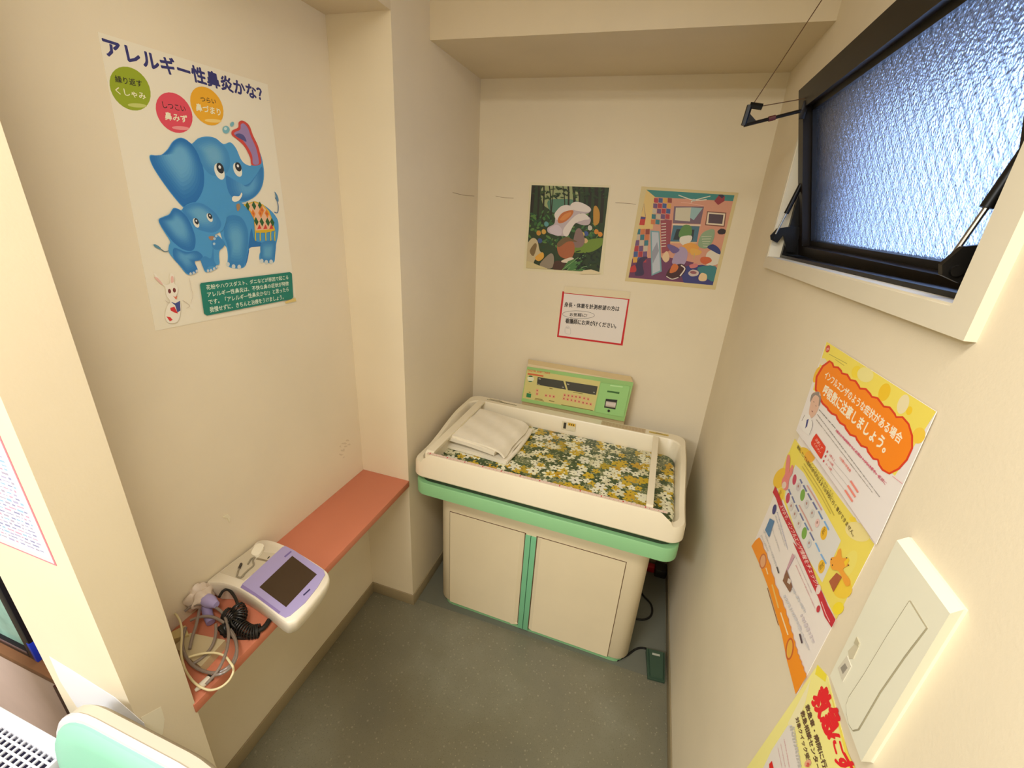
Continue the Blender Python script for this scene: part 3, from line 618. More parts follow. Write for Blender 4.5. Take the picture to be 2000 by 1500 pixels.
a.poly([F5(*p) for p in ((425,300),(480,460),(455,515),(388,405))],(136,92,66)); a.poly([F5(*p) for p in ((440,380),(470,400),(455,440),(430,420))],(220,206,196))
a.line([F5(333,275),F5(350,335)],2.4,(80,70,76),1); a.line([F5(548,900),F5(570,988)],3,(84,62,72),1)
OR=(246,148,16)
sc_pts=[]
E0=[(170,0),(250,200),(320,440),(400,640),(450,800),(490,940),(530,1080),(570,1180),(612,1300)]
for i in range(len(E0)-1):
    (x0,y0),(x1,y1)=E0[i],E0[i+1]
    for k in range(4):
        t_=k/4; sc_pts.append((x0+(x1-x0)*t_+(7 if k%2 else -3),y0+(y1-y0)*t_))
a.poly([F5(*p) for p in [(95,82),(130,30)]+sc_pts+[(612,1300),(512,1462),(430,1150),(380,900),(265,500),(170,250)]],OR)
a.ell(*F5(203,222),7,15,6,(206,112,60)); a.ell(*F5(203,222),5,12,6,(232,170,120)); a.ell(*F5(455,1040),8,22,6,(206,98,40)); a.ell(*F5(455,1040),5.4,18,6,(236,176,60))
a.line([F5(232,285),F5(250,345)],2,(250,220,170),1); a.line([F5(290,440),F5(350,660)],2.6,(240,196,110),1); a.line([F5(370,700),F5(440,910)],2.4,(250,226,180),1); a.line([F5(245,470),F5(350,820)],1.4,(150,84,10),1)
a.done('poster','lower flu poster sheet with red band and scalloped orange foot','poster')

a=Art(0,XR-.0035,(-1,0,0))
a.paper([(1614,667),(1829,804),(1711,1063),(1555,841)],(238,230,226),.5,-.0006,.0002)
a.lay=0
a.base=.0003
a.poly([F3(*p) for p in ((638,40),(1828,802),(1380,1497))]+[F4(1805,548)]+[F3(*p) for p in ((1200,1330),(1000,1080),(740,850),(570,640),(490,560),(560,300))],(244,224,96))
for x,y,r1,r2,c in ((960,370,50,70,(246,218,60)),(1266,590,62,100,(244,200,40)),(1536,790,32,48,(246,206,40)),(1640,1060,70,90,(246,206,70)),(1470,720,60,110,(240,226,180)),(1060,400,90,80,(240,228,150)),(530,400,26,90,(244,190,50)),(600,260,40,40,(236,222,190))): a.ell(*F3(x,y),r1/5.5556,r2/5.5556,20,c)
# brand mark in the corner: a small orange-red rounded drop
a.ell(*F3(652,118),4.2,7.4,14,(214,78,58)); a.text('gsk',F3(636,138),F3(668,142),F3(642,100),(246,206,190),.01)
a.line([F3(665,175),F3(860,280)],.8,(170,160,80),1); a.line([F3(735,235),F3(830,300)],.7,(170,160,80),1)
cl_o=[(510,560),(520,420),(590,300),(670,242),(712,270),(722,306),(770,312),(806,352),(812,376),(870,390),(905,448),(960,460),(1000,520),(1006,540),(1070,545),(1120,600),(1136,630),(1200,645),(1256,720),(1266,736),(1330,745),(1390,820),(1400,850),(1470,850),(1540,930),(1580,1060),(1580,1200),(1520,1330),(1430,1430),(1320,1484),(1240,1440),(1200,1380),(1190,1330),(1140,1320),(1080,1240),(1070,1200),(1010,1180),(960,1110),(950,1080),(890,1060),(840,990),(830,960),(780,930),(746,880),(738,850),(690,830),(650,790),(640,766),(590,720),(545,640)]
a.poly([F3(*p) for p in cl_o],(222,56,20))
cx0,cy0=1050,860
def shr(p,d=22):
    i=cl_o.index(p); q=cl_o[(i+1)%len(cl_o)]; r=cl_o[i-1]; tx,ty=q[0]-r[0],q[1]-r[1]; l=math.hypot(tx,ty); return (p[0]-ty/l*d,p[1]+tx/l*d)
a.poly([F3(*shr(p)) for p in cl_o],(250,138,12))
CRM=(252,240,214)
a.text('インフルエンザのような症状がある場合',F3(612,432),F3(1432,1160),F3(640,352),CRM,.03)
a.text('呼吸数に注意しましょう。',F3(588,606),F3(1262,1258),F3(632,500),CRM,.04)
# doctor cartoon
a.poly([F3(*p) for p in ((470,690),(480,610),(520,585),(565,590),(578,640),(560,740),(520,830),(470,870),(448,810))],(226,184,160),3)
a.poly([F3(*p) for p in ((462,700),(474,620),(515,592),(560,585),(560,620),(580,640),(570,720),(552,740),(560,650),(520,620),(490,650))],(150,136,128),2)
a.line([F3(498,690),F3(506,700)],1.2,(110,84,74),1); a.line([F3(520,735),F3(530,742)],1.2,(110,84,74),1); a.line([F3(478,790),F3(492,806)],1.6,(150,90,80),1)
a.poly([F3(*p) for p in ((400,840),(448,825),(470,870),(490,890),(486,980),(450,1060),(340,940))],(240,234,228),2)
a.poly([F3(*p) for p in ((425,890),(448,880),(430,960),(408,985))],(70,74,138)); a.line([F3(404,836),F3(372,900)],.8,(120,110,110),1); a.line([F3(480,890),F3(490,950),F3(455,1050)],.8,(120,110,110))
for p,q,c,wd in ((F3(560,780),F3(740,985),(140,132,128),2.6),(F3(540,830),F4(1540,690),(160,152,148),2.8),(F3(525,880),F4(1460,640),(170,160,152),2.4),(F3(745,1000),F4(1540,470),(222,92,124),3)): a.fine(p,q,wd,c)
a.text('5歳以上では発熱から二日間は十分な注意を、医師に',F3(735,1012),F4(1600,560),F3(752,988),(206,72,106),.01)
a.poly([F4(*p) for p in ((795,30),(830,-20),(935,130),(930,170),(890,265),(875,260),(775,110),(772,80))],(226,54,28))
a.text('注意して',F4(815,50),F4(885,160),F4(840,35),(250,190,170),.02); a.text('ください',F4(800,95),F4(868,205),F4(822,85),(250,190,170),.02)
for i,(y0,s_) in enumerate(((0,'6歳以上'),(52,'2~5歳'),(104,'0~1歳'))):
    a.ell(*F4(955-20*i,185+y0),1.5,2.6,20,(206,70,80),10); a.text(s_,F4(975-20*i,225+y0),F4(1030-16*i,300+y0),F4(990-20*i,205+y0),(226,120,120),.01)
    a.line([F4(1030-20*i,300+y0),F4(1210-30*i,510+y0)],.7,(200,190,186),1); a.line([F4(1215-30*i,510+y0),F4(1300-30*i,640+y0)],3.6,(240,140,124),1)
a.text('1分間の呼吸数',F4(1090,260),F4(1210,420),F4(1106,236),(236,116,104),.015)
a.line([F4(1690,460),F4(1800,545)],.8,(226,110,130),1)
a.line([F4(690,60),F4(1100,640),F4(1480,1195)],.6,(206,180,180),1)
a.done('poster','upper flu poster sheet with orange cloud heading on right wall','poster')

# --- yellow emergency poster low on the right wall
def F6(x,y): return (1500+x/7.5,1300+y/7.5)
a=Art(0,XR,(-1,0,0)).frame((1500,1300),7.5)
tlp=(735,0); 
a.paper([(735,-10),(880,150),(1180,1300),(1560,2100),(-1100,2650)],(250,240,150),.6,.0002,.0007)
a.poly([(735,-10),(870,140),(850,240),(700,130)],(246,226,60)); a.poly([(880,250),(1190,1290),(1560,2090),(1300,1900)],(248,228,90)); a.poly([(640,200),(300,850),(380,1000),(560,540)],(248,238,190)); a.poly([(300,880),(360,870),(500,1500),(600,2000),(-300,2000),(60,1250)],(236,228,220))
a.text('救急',(640,520),(890,1090),(840,270),(236,24,40),.05); a.text('に',(925,1010),(1000,1290),(1055,1000),(236,24,40),.05); a.text('すぐ',(960,1330),(1240,1900),(1180,1280),(236,24,40),.05)
BRT=(104,74,52)
a.text('救急車・病院に行く',(556,600),(850,1620),(612,560),BRT,.03); a.text('救急相談センター',(486,690),(730,1560),(540,650),BRT,.03); a.text('対象クイック受診',(412,780),(600,1480),(460,750),BRT,.025)
a.fine((350,890),(480,1500),50,(196,190,182)); a.fine((390,900),(500,1500),36,(206,200,190)); a.fine((250,1080),(330,1500),18,(226,180,180)); a.fine((200,1150),(270,1500),16,(228,190,190)); a.fine((160,1210),(220,1500),16,(228,190,190))
a.poly([(30,1450),(70,1400),(110,1560),(40,1620)],(226,30,24)); a.ell(600,1440,44,60,30,(236,170,140)); a.text('急',(570,1480),(620,1500),(590,1420),(214,60,60),.03)
a.done('poster','yellow emergency poster with big red characters below the wall unit','poster')

# --- notice on the near pillar, plastic sheet and tape patches on its edge
a=Art(1,YN0,(0,-1,0))
def nw(x,z,h): return Vector((x,YN0-h,H+z))
nx0,nx1,nz0,nz1=-1.004,-.822,-.568,-.311
def nq(x0,x1,z0,z1,h,c):
    a.mb.poly([nw(x0,z0,h),nw(x1,z0,h),nw(x1,z1,h),nw(x0,z1,h)],a.mi(c))
a.mb.loft([[nw(x,z,h) for x,z in ((nx0,nz0),(nx1,nz0),(nx1,nz1),(nx0,nz1))] for h in (.0002,.0008)],mi=a.mi((232,130,146)))
nq(nx0+.003,nx1-.003,nz0+.003,nz1-.003,.0009,(248,222,222)); nq(nx0+.012,nx1-.012,nz0+.012,nz1-.012,.00095,(242,240,250))
rn=random.Random(4)
for r in range(30):
    z=nz1-.022-.0076*r; x=nx0+.018
    while x<nx1-.02:
        e=min(nx1-.016,x+rn.uniform(.004,.018)); c=rn.choice([(150,150,186),(178,172,204),(176,168,190),(226,160,186),(156,190,216)])
        if z>nz0+.018: nq(x,e,z-rn.uniform(.001,.0028),z+rn.uniform(.0005,.002),.00099,c)
        x=e+rn.uniform(.001,.006)
a.done('notice_sheet','pink-edged handwritten notice sheet on the near left pillar','notice')
a=Art(1,YN0,(0,-1,0))
a.paper([(97,1282),(140,1308),(225,1362),(282,1412),(292,1448),(215,1420),(150,1380),(118,1330)],(250,250,254),.22,.0002,.0006)
a.done('plastic_sheet','translucent white plastic sheet stuck across the near left pillar','plastic sheet')
a=Art(0,XL,(1,0,0))
a.paper([(275,1401),(314,1380),(321,1404),(318,1432),(303,1455),(288,1432)],(242,234,210),.3,.0002,.0007)
a.done('tape_patch','torn beige tape patch on the near pillar edge above the chair','tape')
# paper scrap stuck on the alcove wall above the shelf
a=Art(0,XW,(1,0,0))
a.paper([(434,1010),(444,1004),(449,1009),(447,1020),(443,1012)],(236,226,196),.5,.0002,.003)
a.done('paper_scrap','tiny white torn paper scrap on the alcove wall above the shelf','paper scrap')

# ------------------------------------------------------------------ baby weighing table
ENAM=mat('cream_enamel',(230,213,178),.38,(5,.03),(300,.05,.0008))
WHT=mat('cream_white_plastic',(240,228,200),.35,(5,.02))
GRNP=mat('mint_green_plastic',(142,196,140),.4,(6,.04))
GRND=mat('green_gap_shade',(44,62,40),.7)
DGAP=mat('door_gap_shade',(92,62,40),.8)  # dark strip colour standing in for the shade in the door gaps
TR=thing('baby_scale_table','cream and mint-green baby weighing table with flowered mattress against back wall','baby scale',(-.257,1.3085,0),R_(-1.5))
Ti=RM[TR].inverted()
def lo(u,v,y=1.31): return Ti@on(u,v,1,y)
def rl(pts,z): return [(x,y,z) for x,y in pts]
# plinth and body
mb=MB(); b_=rr(-.408,.408,.012,.43,.05,6,6); mb.loft([rl(b_,.004),rl(b_,.032)]); obj('plinth',mb,GRNP,TR,False)
mb=MB()
o0=rr(-.414,.414,.006,.436,.05,6,6); o1=rr(-.42,.42,0,.442,.055,6,6); o2=rr(-.42,.42,.0,.442,.055,6,6)
mb.loft([rl(o0,.030),rl(o1,.040),rl(o2,.634)]); obj('cabinet_body',mb,ENAM,TR,False)
xl,zt=lo(878,1001).x,lo(878,1001).z; xc=lo(1029,1140).x; xr_=lo(1202,1200).x; zt2=lo(1130,1070).z
zt=(zt+zt2)/2; zb=.036
for s,xa in ((-1,xl),(1,xr_)):
    xi=xc+s*.021
    mb=MB(); x0,x1=min(xa,xi),max(xa,xi); mb.box(x0-.0022 if s<0 else x0,x1+(.0022 if s>0 else 0),-.0012,.004,zb,zt+.0022)
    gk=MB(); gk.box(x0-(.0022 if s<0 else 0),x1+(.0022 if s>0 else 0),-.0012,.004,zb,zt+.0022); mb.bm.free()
    mb=MB()
    pr=[(xa,.001),(xa,-.0035),(xa-s*.0015,-.0050),(xi+s*.040,-.0062),(xi+s*.020,-.0070),(xi+s*.003,-.0005),(xi,.001)]
    mb.loft([[(x,y,zb+.002) for x,y in pr],[(x,y,zt) for x,y in pr]])
    dr=obj('door',mb,ENAM,TR,False,20)
    obj('door_gap',gk,DGAP,dr,False)
    mb=MB(); a0,a1=sorted((xc+s*.0012,xi+s*.001)); mb.box(a0,a1,-.0042,.003,zb-.012,zt-.004,.001); obj('handle_strip',mb,mat('mint_handle_strip',(122,190,144),.4),dr,False)
    # bevelled heel of the door at the foot
    if s<0:
        mb=MB(); mb.loft([[(xi-.03,-.0055,zb-.004),(xi-.002,-.0055,zb+.010),(xi-.05,-.0055,zb+.010)],[(xi-.03,-.001,zb-.004),(xi-.002,-.001,zb+.010),(xi-.05,-.001,zb+.010)]]); obj('door_heel',mb,ENAM,dr,False,0)
mb=MB(); mb.box(xc-.0012,xc+.0012,-.0030,.003,zb-.012,zt-.004); obj('centre_gap',mb,mat('dark_green_line',(34,84,56),.7),TR,False)
# green band, neck coloured dark for the shadow in the gap, tray
mb=MB(); k0=rr(-.490,.490,-.068,.482,.05,7,8); k1=rr(-.493,.493,-.071,.485,.053,7,8)
mb.loft([rl(rr(-.486,.486,-.064,.478,.046,7,8),.632),rl(k1,.636),rl(k1,.684),rl(k0,.689)]); obj('green_band',mb,GRNP,TR,False)
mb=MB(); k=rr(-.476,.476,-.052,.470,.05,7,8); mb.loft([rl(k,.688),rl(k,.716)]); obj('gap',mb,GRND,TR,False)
def sstep(a,b,x): t=max(0,min(1,(x-a)/(b-a))); return t*t*(3-2*t)
def zrim(x,y):
    z=.780+.050*sstep(.02,.34,y)
    if y<.0: z=.780
    lip=(1-sstep(.432,.462,abs(x)))*(1-sstep(-.045,-.025,y))
    return z+.042*lip
N_,M_=8,28
X0,X1,Y0,Y1=-.499,.499,-.072,.505
def ring(dx0,dx1,dy0,dy1,r): return rr(X0+dx0,X1-dx1,Y0+dy0,Y1-dy1,r,N_,M_)
oA=ring(.006,.006,.006,.006,.044); oB=ring(0,0,0,0,.05); oC=ring(.0015,.0015,.001,.0015,.05); oD=ring(.007,.007,.004,.006,.046)
iA=ring(.024,.024,.018,.056,.05); iB=ring(.028,.028,.022,.060,.05); iC=ring(.034,.034,.05,.066,.05)
zr=[zrim(x,y) for x,y in oB]
mb=MB()
mb.loft([rl(oA,.7125),rl(oB,.7195),[(p[0],p[1],z-.012) for p,z in zip(oC,zr)],[(p[0],p[1],z-.002) for p,z in zip(oD,zr)],
  [(p[0],p[1],z-.001) for p,z in zip(iA,zr)],[(p[0],p[1],z-.006) for p,z in zip(iB,zr)],rl(iC,.742)])
obj('tray',mb,WHT,TR,False,40)
# flowered mattress
def floral():
    m=bpy.data.materials.new('flowered_oilcloth'); m.use_nodes=True; nt=m.node_tree; N=nt.nodes; b=N['Principled BSDF']; L=nt.links.new
    tc=N.new('ShaderNodeTexCoord'); b.inputs['Roughness'].default_value=.35
    def math_(op,a,c=None,clamp=False):
        x=N.new('ShaderNodeMath'); x.operation=op; x.use_clamp=clamp
        for i,v in enumerate((a,c)):
            if v is None: continue
            if isinstance(v,(int,float)): x.inputs[i].default_value=v
            else: L(v,x.inputs[i])
        return x.outputs[0]
    n=N.new('ShaderNodeTexNoise'); n.inputs['Scale'].default_value=90; L(tc.outputs['Object'],n.inputs['Vector'])
    dn=N.new('ShaderNodeTexNoise'); dn.inputs['Scale'].default_value=60; L(tc.outputs['Object'],dn.inputs['Vector'])
    dm=N.new('ShaderNodeVectorMath'); dm.operation='MULTIPLY_ADD'; L(dn.outputs['Color'],dm.inputs[0]); dm.inputs[1].default_value=(.011,.011,0); L(tc.outputs['Object'],dm.inputs[2])
    rp=N.new('ShaderNodeValToRGB'); rp.color_ramp.interpolation='CONSTANT'
    e=rp.color_ramp.elements; e[0].position=0; e[0].color=rgb((64,84,48)); e[1].position=.45; e[1].color=rgb((112,122,84))
    q=e.new(.53); q.color=rgb((196,190,140)); q=e.new(.60); q.color=rgb((96,106,70)); L(n.outputs['Fac'],rp.inputs[0])
    col=rp.outputs[0]
    def layer(col,scale,off,rad,pet,c1,c2,c3,heart,keep):
        mp=N.new('ShaderNodeMapping'); mp.inputs['Location'].default_value=off; L(dm.outputs[0],mp.inputs[0])
        fl=N.new('ShaderNodeVectorMath'); fl.operation='MULTIPLY'; fl.inputs[1].default_value=(1,1,0); L(mp.outputs[0],fl.inputs[0])
        v=N.new('ShaderNodeTexVoronoi'); v.voronoi_dimensions='2D'; v.inputs['Scale'].default_value=scale; v.inputs['Randomness'].default_value=.75; L(fl.outputs[0],v.inputs['Vector'])
        sb=N.new('ShaderNodeVectorMath'); sb.operation='SUBTRACT'; L(fl.outputs[0],sb.inputs[0])
        L(v.outputs['Position'],sb.inputs[1])
        s=N.new('ShaderNodeSeparateXYZ'); L(sb.outputs[0],s.inputs[0])
        cs=N.new('ShaderNodeSeparateColor'); L(v.outputs['Color'],cs.inputs[0])
        th=math_('ADD',math_('ARCTAN2',s.outputs[1],s.outputs[0]),math_('MULTIPLY',cs.outputs[0],6.28))
        pt=math_('ABSOLUTE',math_('COSINE',math_('MULTIPLY',th,pet/2)))
        rr_=math_('MULTIPLY',math_('ADD',math_('MULTIPLY',pt,.55),.45),rad)
        ln=N.new('ShaderNodeVectorMath'); ln.operation='LENGTH'; L(sb.outputs[0],ln.inputs[0])
        d=ln.outputs['Value']
        inside=math_('MULTIPLY',math_('LESS_THAN',d,rr_),math_('LESS_THAN',cs.outputs[1],keep))
        r2=N.new('ShaderNodeValToRGB'); r2.color_ramp.interpolation='CONSTANT'; e=r2.color_ramp.elements
        e[0].position=0; e[0].color=rgb(c1); e[1].position=.45; e[1].color=rgb(c2); q=e.new(.74); q.color=rgb(c3); L(cs.outputs[2],r2.inputs[0])
        mx=N.new('ShaderNodeMix'); mx.data_type='RGBA'; L(inside,mx.inputs[0]); L(col,mx.inputs[6]); L(r2.outputs[0],mx.inputs[7])
        h=math_('MULTIPLY',math_('LESS_THAN',d,rad*.16),math_('LESS_THAN',cs.outputs[1],keep))
        my=N.new('ShaderNodeMix'); my.data_type='RGBA'; L(h,my.inputs[0]); L(mx.outputs[2],my.inputs[6]); my.inputs[7].default_value=rgb(heart)
        return my.outputs[2]
    col=layer(col,23,(.013,.004,0),.024,6,(58,78,42),(78,96,56),(118,126,88),(220,214,180),.9)
    col=layer(col,20,(.31,.17,0),.027,5,(206,174,40),(200,158,32),(184,158,44),(150,120,30),.55)
    col=layer(col,18,(.57,.71,0),.027,6,(238,234,200),(232,228,206),(220,214,176),(70,62,40),.66)
    col=layer(col,24,(.83,.41,0),.018,5,(236,232,202),(206,172,40),(60,82,46),(90,80,50),.6)
    L(col,b.inputs['Base Color']); return m
mb=MB(); q0=rr(X0+.042,X1-.042,Y0+.058,Y1-.075,.045,6,8); q1=rr(X0+.036,X1-.036,Y0+.050,Y1-.069,.05,6,8); q2=rr(X0+.048,X1-.048,Y0+.062,Y1-.08,.04,6,8)
mb.loft([rl(q1,.738),rl(q1,.752),rl(q0,.7585),rl(q2,.7595)]); obj('mattress',mb,floral(),TR,False)
# measuring bars across the tray
def bar(xa,xb,name):
    mb=MB(); x0,x1=min(xa,xb),max(xa,xb)
    f=[(-.062,.800),(-.060,.818),(-.046,.826),(.44,.832),(.44,.824),(-.04,.816)]
    mb.loft([[(x0,y,z) for y,z in f],[(x1,y,z) for y,z in f]])
    mb.box((x0+x1)/2-.002,(x0+x1)/2+.002,-.02,.43,.762,.826)
    obj(name,mb,WHT,TR,False,0)
bar(lo(1298,900,1.25).x-.004,lo(1298,900,1.25).x-.026,'foot_bar')
bar(-.440,-.408,'head_bar')
# ruler strip with red figures on the lip, labels on the tray
mb=MB(); mb.box(-.43,.43,-.0665,-.0555,.8218,.8226); ru=obj('ruler_strip',mb,mat('pale_pink_scale',(232,206,188),.5),TR,False,0)
mb=MB()
for i in range(60):
    x=-.42+i*.0142; w_=.0009 if i%5 else .004; mb.box(x,x+w_,-.0652,-.0605 if i%5 else -.0575,.8226,.8228)
obj('red_marks',mb,mat('red_print',(200,60,60),.6),ru,False,0)
zs_=.8297
mb=MB(); random.seed(3)
for r,(xa,xb,y) in enumerate(((-.40,-.335,.482),(-.41,-.30,.472),(-.345,-.26,.470))):
    x=xa
    while x<xb:
        d=random.uniform(.003,.007); mb.box(x,x+d,y,y+.005,zs_-.0005,zs_+.0003); x+=d+.002
obj('tray_lettering',mb,mat('grey_print',(150,140,104),.6),TR,False,0)
mb=MB(); mb.box(.14,.33,.452,.492,zs_-.0005,zs_+.0003); ll=obj('instruction_label',mb,mat('faded_label',(206,184,148),.5),TR,False,0)
mb=MB()
for r in range(4):
    for q in range(13): mb.box(.146+q*.014,.146+q*.014+.011,.458+r*.008,.4605+r*.008,zs_+.0003,zs_+.0005)
obj('label_print',mb,mat('faded_label_print',(178,146,110),.6),ll,False,0)
mb=MB(); mb.box(.345,.425,.468,.482,zs_-.0005,zs_+.0003); ll=obj('caution_label',mb,mat('yellow_label',(214,186,96),.5),TR,False,0)
mb=MB(); mb.box(.372,.40,.477,.4795,zs_+.0003,zs_+.0005); mb.box(.352,.42,.471,.4725,zs_+.0003,zs_+.0005); obj('label_print',mb,mat('dark_print',(60,54,40),.6),ll,False,0)
# warning label on the inner back wall of the tray
yb=Y1-.0645
def wl(x,z,n=0): return (x,yb-.0012-n-.05*(.824-z),z)
mb=MB(); 
def wq(mb,x0,x1,z0,z1,n): mb.loft([[wl(x0,z0,n),wl(x1,z0,n),wl(x1,z1,n),wl(x0,z1,n)],[wl(x0,z0,n+.0004),wl(x1,z0,n+.0004),wl(x1,z1,n+.0004),wl(x0,z1,n+.0004)]])
xw=lo(1109,836,1.75).x
wq(mb,xw-.028,xw+.034,.776,.815,.001); wlb=obj('warning_label',mb,mat('label_white',(226,214,180),.5),TR,False,0)
mb=MB(); wq(mb,xw,xw+.032,.800,.813,.0015); obj('yellow_header',mb,mat('label_yellow',(224,176,44),.5),wlb,False,0)
mb=MB(); wq(mb,xw-.02,xw-.008,.781,.810,.0015)
for q in range(3): wq(mb,xw+.005+q*.009,xw+.009+q*.009,.803,.810,.002)
obj('label_print',mb,mat('dark_print',(60,54,40),.6),wlb,False,0)

# control panel standing behind the tray
fBL=on(1018.5,783,1,1.838); fBR=on(1219,823,1,1.833); fTL=on(1030,716,1,1.868)
U=fBR-fBL; V=fTL-fBL; NN=V.cross(U).normalized()
if NN.y>0: NN=-NN
cT=on(1038,706,1,1.906); 
def endp(k):
    b=fBL+U*k; tpt=b+V
    return [b,tpt,tpt+Vector((0,.006,.012)),Vector((b.x+ (cT.x-fTL.x)*(1-2*k)*.5,1.900,tpt.z+.026)),Vector((b.x,1.908,tpt.z+.020)),Vector((b.x,1.908,.66)),Vector((b.x,b.y+.012,.66)),Vector((b.x,b.y+.012,b.z-.002))]
mb=MB(); mb.loft([endp(0),endp(1)])
pan=obj('control_panel',mb,mat('beige_panel_housing',(214,190,142),.45,(6,.03)),TR,True,20)
# crop-space affine of the panel face
c0,cu,cv=(345,600),(1175,238),(70,-385)
det=cu[0]*cv[1]-cu[1]*cv[0]
def fp(x,y,n=0):
    dx,dy=x-c0[0],y-c0[1]; s=(dx*cv[1]-dy*cv[0])/det; q=(cu[0]*dy-cu[1]*dx)/det
    return fBL+U*s+V*q+NN*n
def fq(mb,pts,n0,n1): mb.loft([[fp(*p,n0) for p in pts],[fp(*p,n1) for p in pts]]); return mb
def G2(x,y): return (950+0,0)
GP=mat('apple_green_plastic',(150,192,114),.42,(6,.04)); MEMB=mat('straw_membrane',(206,194,122),.4)
fpl=obj('face_plate',fq(MB(),[(345,600),(1520,838),(1600,424),(416,214)],.0,.003),GP,pan,True,0)
mem=obj('membrane',fq(MB(),[(362,566),(1190,720),(1250,404),(414,246)],.003,.0036),MEMB,pan,True,0)
dsp=mat('smoked_display',(58,58,52),.25)
obj('display_window',fq(MB(),[(532,418),(872,482),(838,386),(541,334)],.0036,.0046),dsp,pan,True,0)
obj('display_window',fq(MB(),[(892,487),(1206,548),(1222,455),(862,390)],.0036,.0046),dsp,pan,True,0)
def ftext(s,bl,br,tl,m,name,n=.0038,bold=.02):
    mb=MB(); vs,fs=glyphs(s,bold); O=fp(*bl,n); A1=fp(*br,n)-O; A2=fp(*tl,n)-O
    Wv=[mb.bm.verts.new(O+A1*x+A2*y) for x,y in vs]
    for f in fs:
        try: mb.bm.faces.new([Wv[i] for i in f])
        except ValueError: pass
    return obj(name,mb,m,pan,True,0)
RO=mat('orange_red_print',(206,96,48),.6)
ftext('DIGITAL BABY TABLE',(424,266),(684,308),(426,244),RO,'heading_print')
mb=MB(); fq(mb,[(420,302),(606,334),(609,318),(424,284)],.0036,.0039); obj('heading_bar',mb,RO,pan,True,0)
mb=MB(); fq(mb,[(418,350),(420,334),(440,320),(475,322),(494,340),(496,362),(480,380),(448,384),(428,372)],.0036,.004); em=obj('emblem',mb,mat('emblem_white',(226,226,196),.5),pan,True,0)
mb=MB(); fq(mb,[(430,328),(446,314),(470,317),(486,332)],.004,.0043); fq(mb,[(424,372),(482,378),(466,388),(440,386)],.004,.0043); obj('emblem_arc',mb,mat('emblem_green',(44,104,60),.5),em,True,0)
mb=MB(); fq(mb,[(408,552),(460,562),(466,520),(414,510)],.0036,.0075); obj('power_button',mb,mat('deep_green_button',(34,124,72),.4),pan,True,0)
KEY=mat('salmon_key',(222,164,124),.5); KT=mat('key_print',(168,70,60),.6)
keys=[(536,484),(534,522),(640,542),(686,548),(730,556)]+[(856+43*i,542+6.6*i) for i in range(5)]+[(1076,580),(1120,590)]+[(848+43*i,580+9*i) for i in range(5)]+[(1066,628),(1108,636),(1150,646)]
for i,(x,y) in enumerate(keys):
    mb=MB(); kb=obj('key',fq(mb,[(x-17,y+13),(x+15,y+19),(x+18,y-13),(x-14,y-19)],.0036,.0044),KEY,pan,True,0)
    mb=MB(); fq(mb,[(x-8,y+4),(x+6,y+9),(x+9,y-2),(x-2,y-9)],.0044,.0047); obj('key_print',mb,KT,kb,True,0)
for x0,y0,x1,y1,h in ((512,572,600,588,4),(506,584,616,604,3),(676,600,740,612,4),(680,462,716,470,6),(950,512,1060,532,3),(820,648,1176,716,4),(436,500,456,504,5)): obj('small_print',fq(MB(),[(x0,y0+h),(x1,y1+h),(x1,y1-h),(x0,y0-h)],.0036,.0038),mat('olive_print',(128,112,52),.6),pan,True,0)
for x0,y0,x1,y1,h in ((552,352,578,358,5),(536,410,566,416,2),(826,452,848,456,4),(880,420,906,426,5),(1174,516,1194,520,4)): obj('display_print',fq(MB(),[(x0,y0+h),(x1,y1+h),(x1,y1-h),(x0,y0-h)],.0046,.0049),mat('pale_print',(170,168,150),.6),pan,True,0)
GPB=mat('bright_green_plastic',(150,200,122),.38)
prn=obj('printer',fq(MB(),[(1206,728),(1512,788),(1566,462),(1256,416)],.003,.008),GPB,pan,True,0)
mb=MB(); fq(mb,[(1300,682),(1422,704),(1440,602),(1316,588)],.008,.0084); obj('paper_window',mb,mat('black_recess',(24,22,18),.6),prn,True,0)
mb=MB(); A1=fp(1318,642,.004); A2=fp(1424,660,.004); mb.cyl(A1,A2,.0135,20); obj('paper_roll',mb,mat('paper_roll_white',(206,192,180),.6),prn,True)
mb=MB(); A1=fp(1352,718,.008); mb.cyl(A1,A1+NN*.004,.0055,18); obj('feed_button',mb,mat('black_recess',(24,22,18),.6),prn,True)
mb=MB(); fq(mb,[(1326,516),(1456,540),(1459,520),(1330,500)],.008,.0083); obj('paper_slot',mb,mat('slot_green',(56,104,44),.6),prn,True,0)
mb=MB(); fq(mb,[(1356,452),(1490,472),(1492,460),(1360,440)],.008,.011); obj('tear_bar',mb,mat('pale_green_edge',(186,226,160),.3),prn,True,0)

# ------------------------------------------------------------------ folded towel on the mattress
TOW=mat('cream_towelling',(246,236,214),.95,(30,.03),(420,.35,.0015),spec=.1)
mb=MB()
def ribbon(path,th,y0,y1,ny=22,wob=.004,sh=0.0):
    P=[(v.x,v.y) for v in cat([(x,z,0) for x,z in path],5)]
    L_=[];R2=[]
    for i,p in enumerate(P):
        q0=P[max(i-1,0)]; q1=P[min(i+1,len(P)-1)]; tx,tz=q1[0]-q0[0],q1[1]-q0[1]; l=math.hypot(tx,tz) or 1
        L_.append((p[0]-tz/l*th/2,p[1]+tx/l*th/2)); R2.append((p[0]+tz/l*th/2,p[1]-tx/l*th/2))
    sec=L_+R2[::-1]
    loops=[]
    for j in range(ny+1):
        k=j/ny; y=y0+(y1-y0)*k; e=1-.0
        loops.append([(x+sh*k+wob*math.sin(9*k+13*z+6*x),y+wob*.8*math.sin(20*x+2),z*(1-.10*k)+.0016*math.sin(23*x+17*k)*(z>.012)) for x,z in sec])
    mb.loft(loops)
zt0=.7605
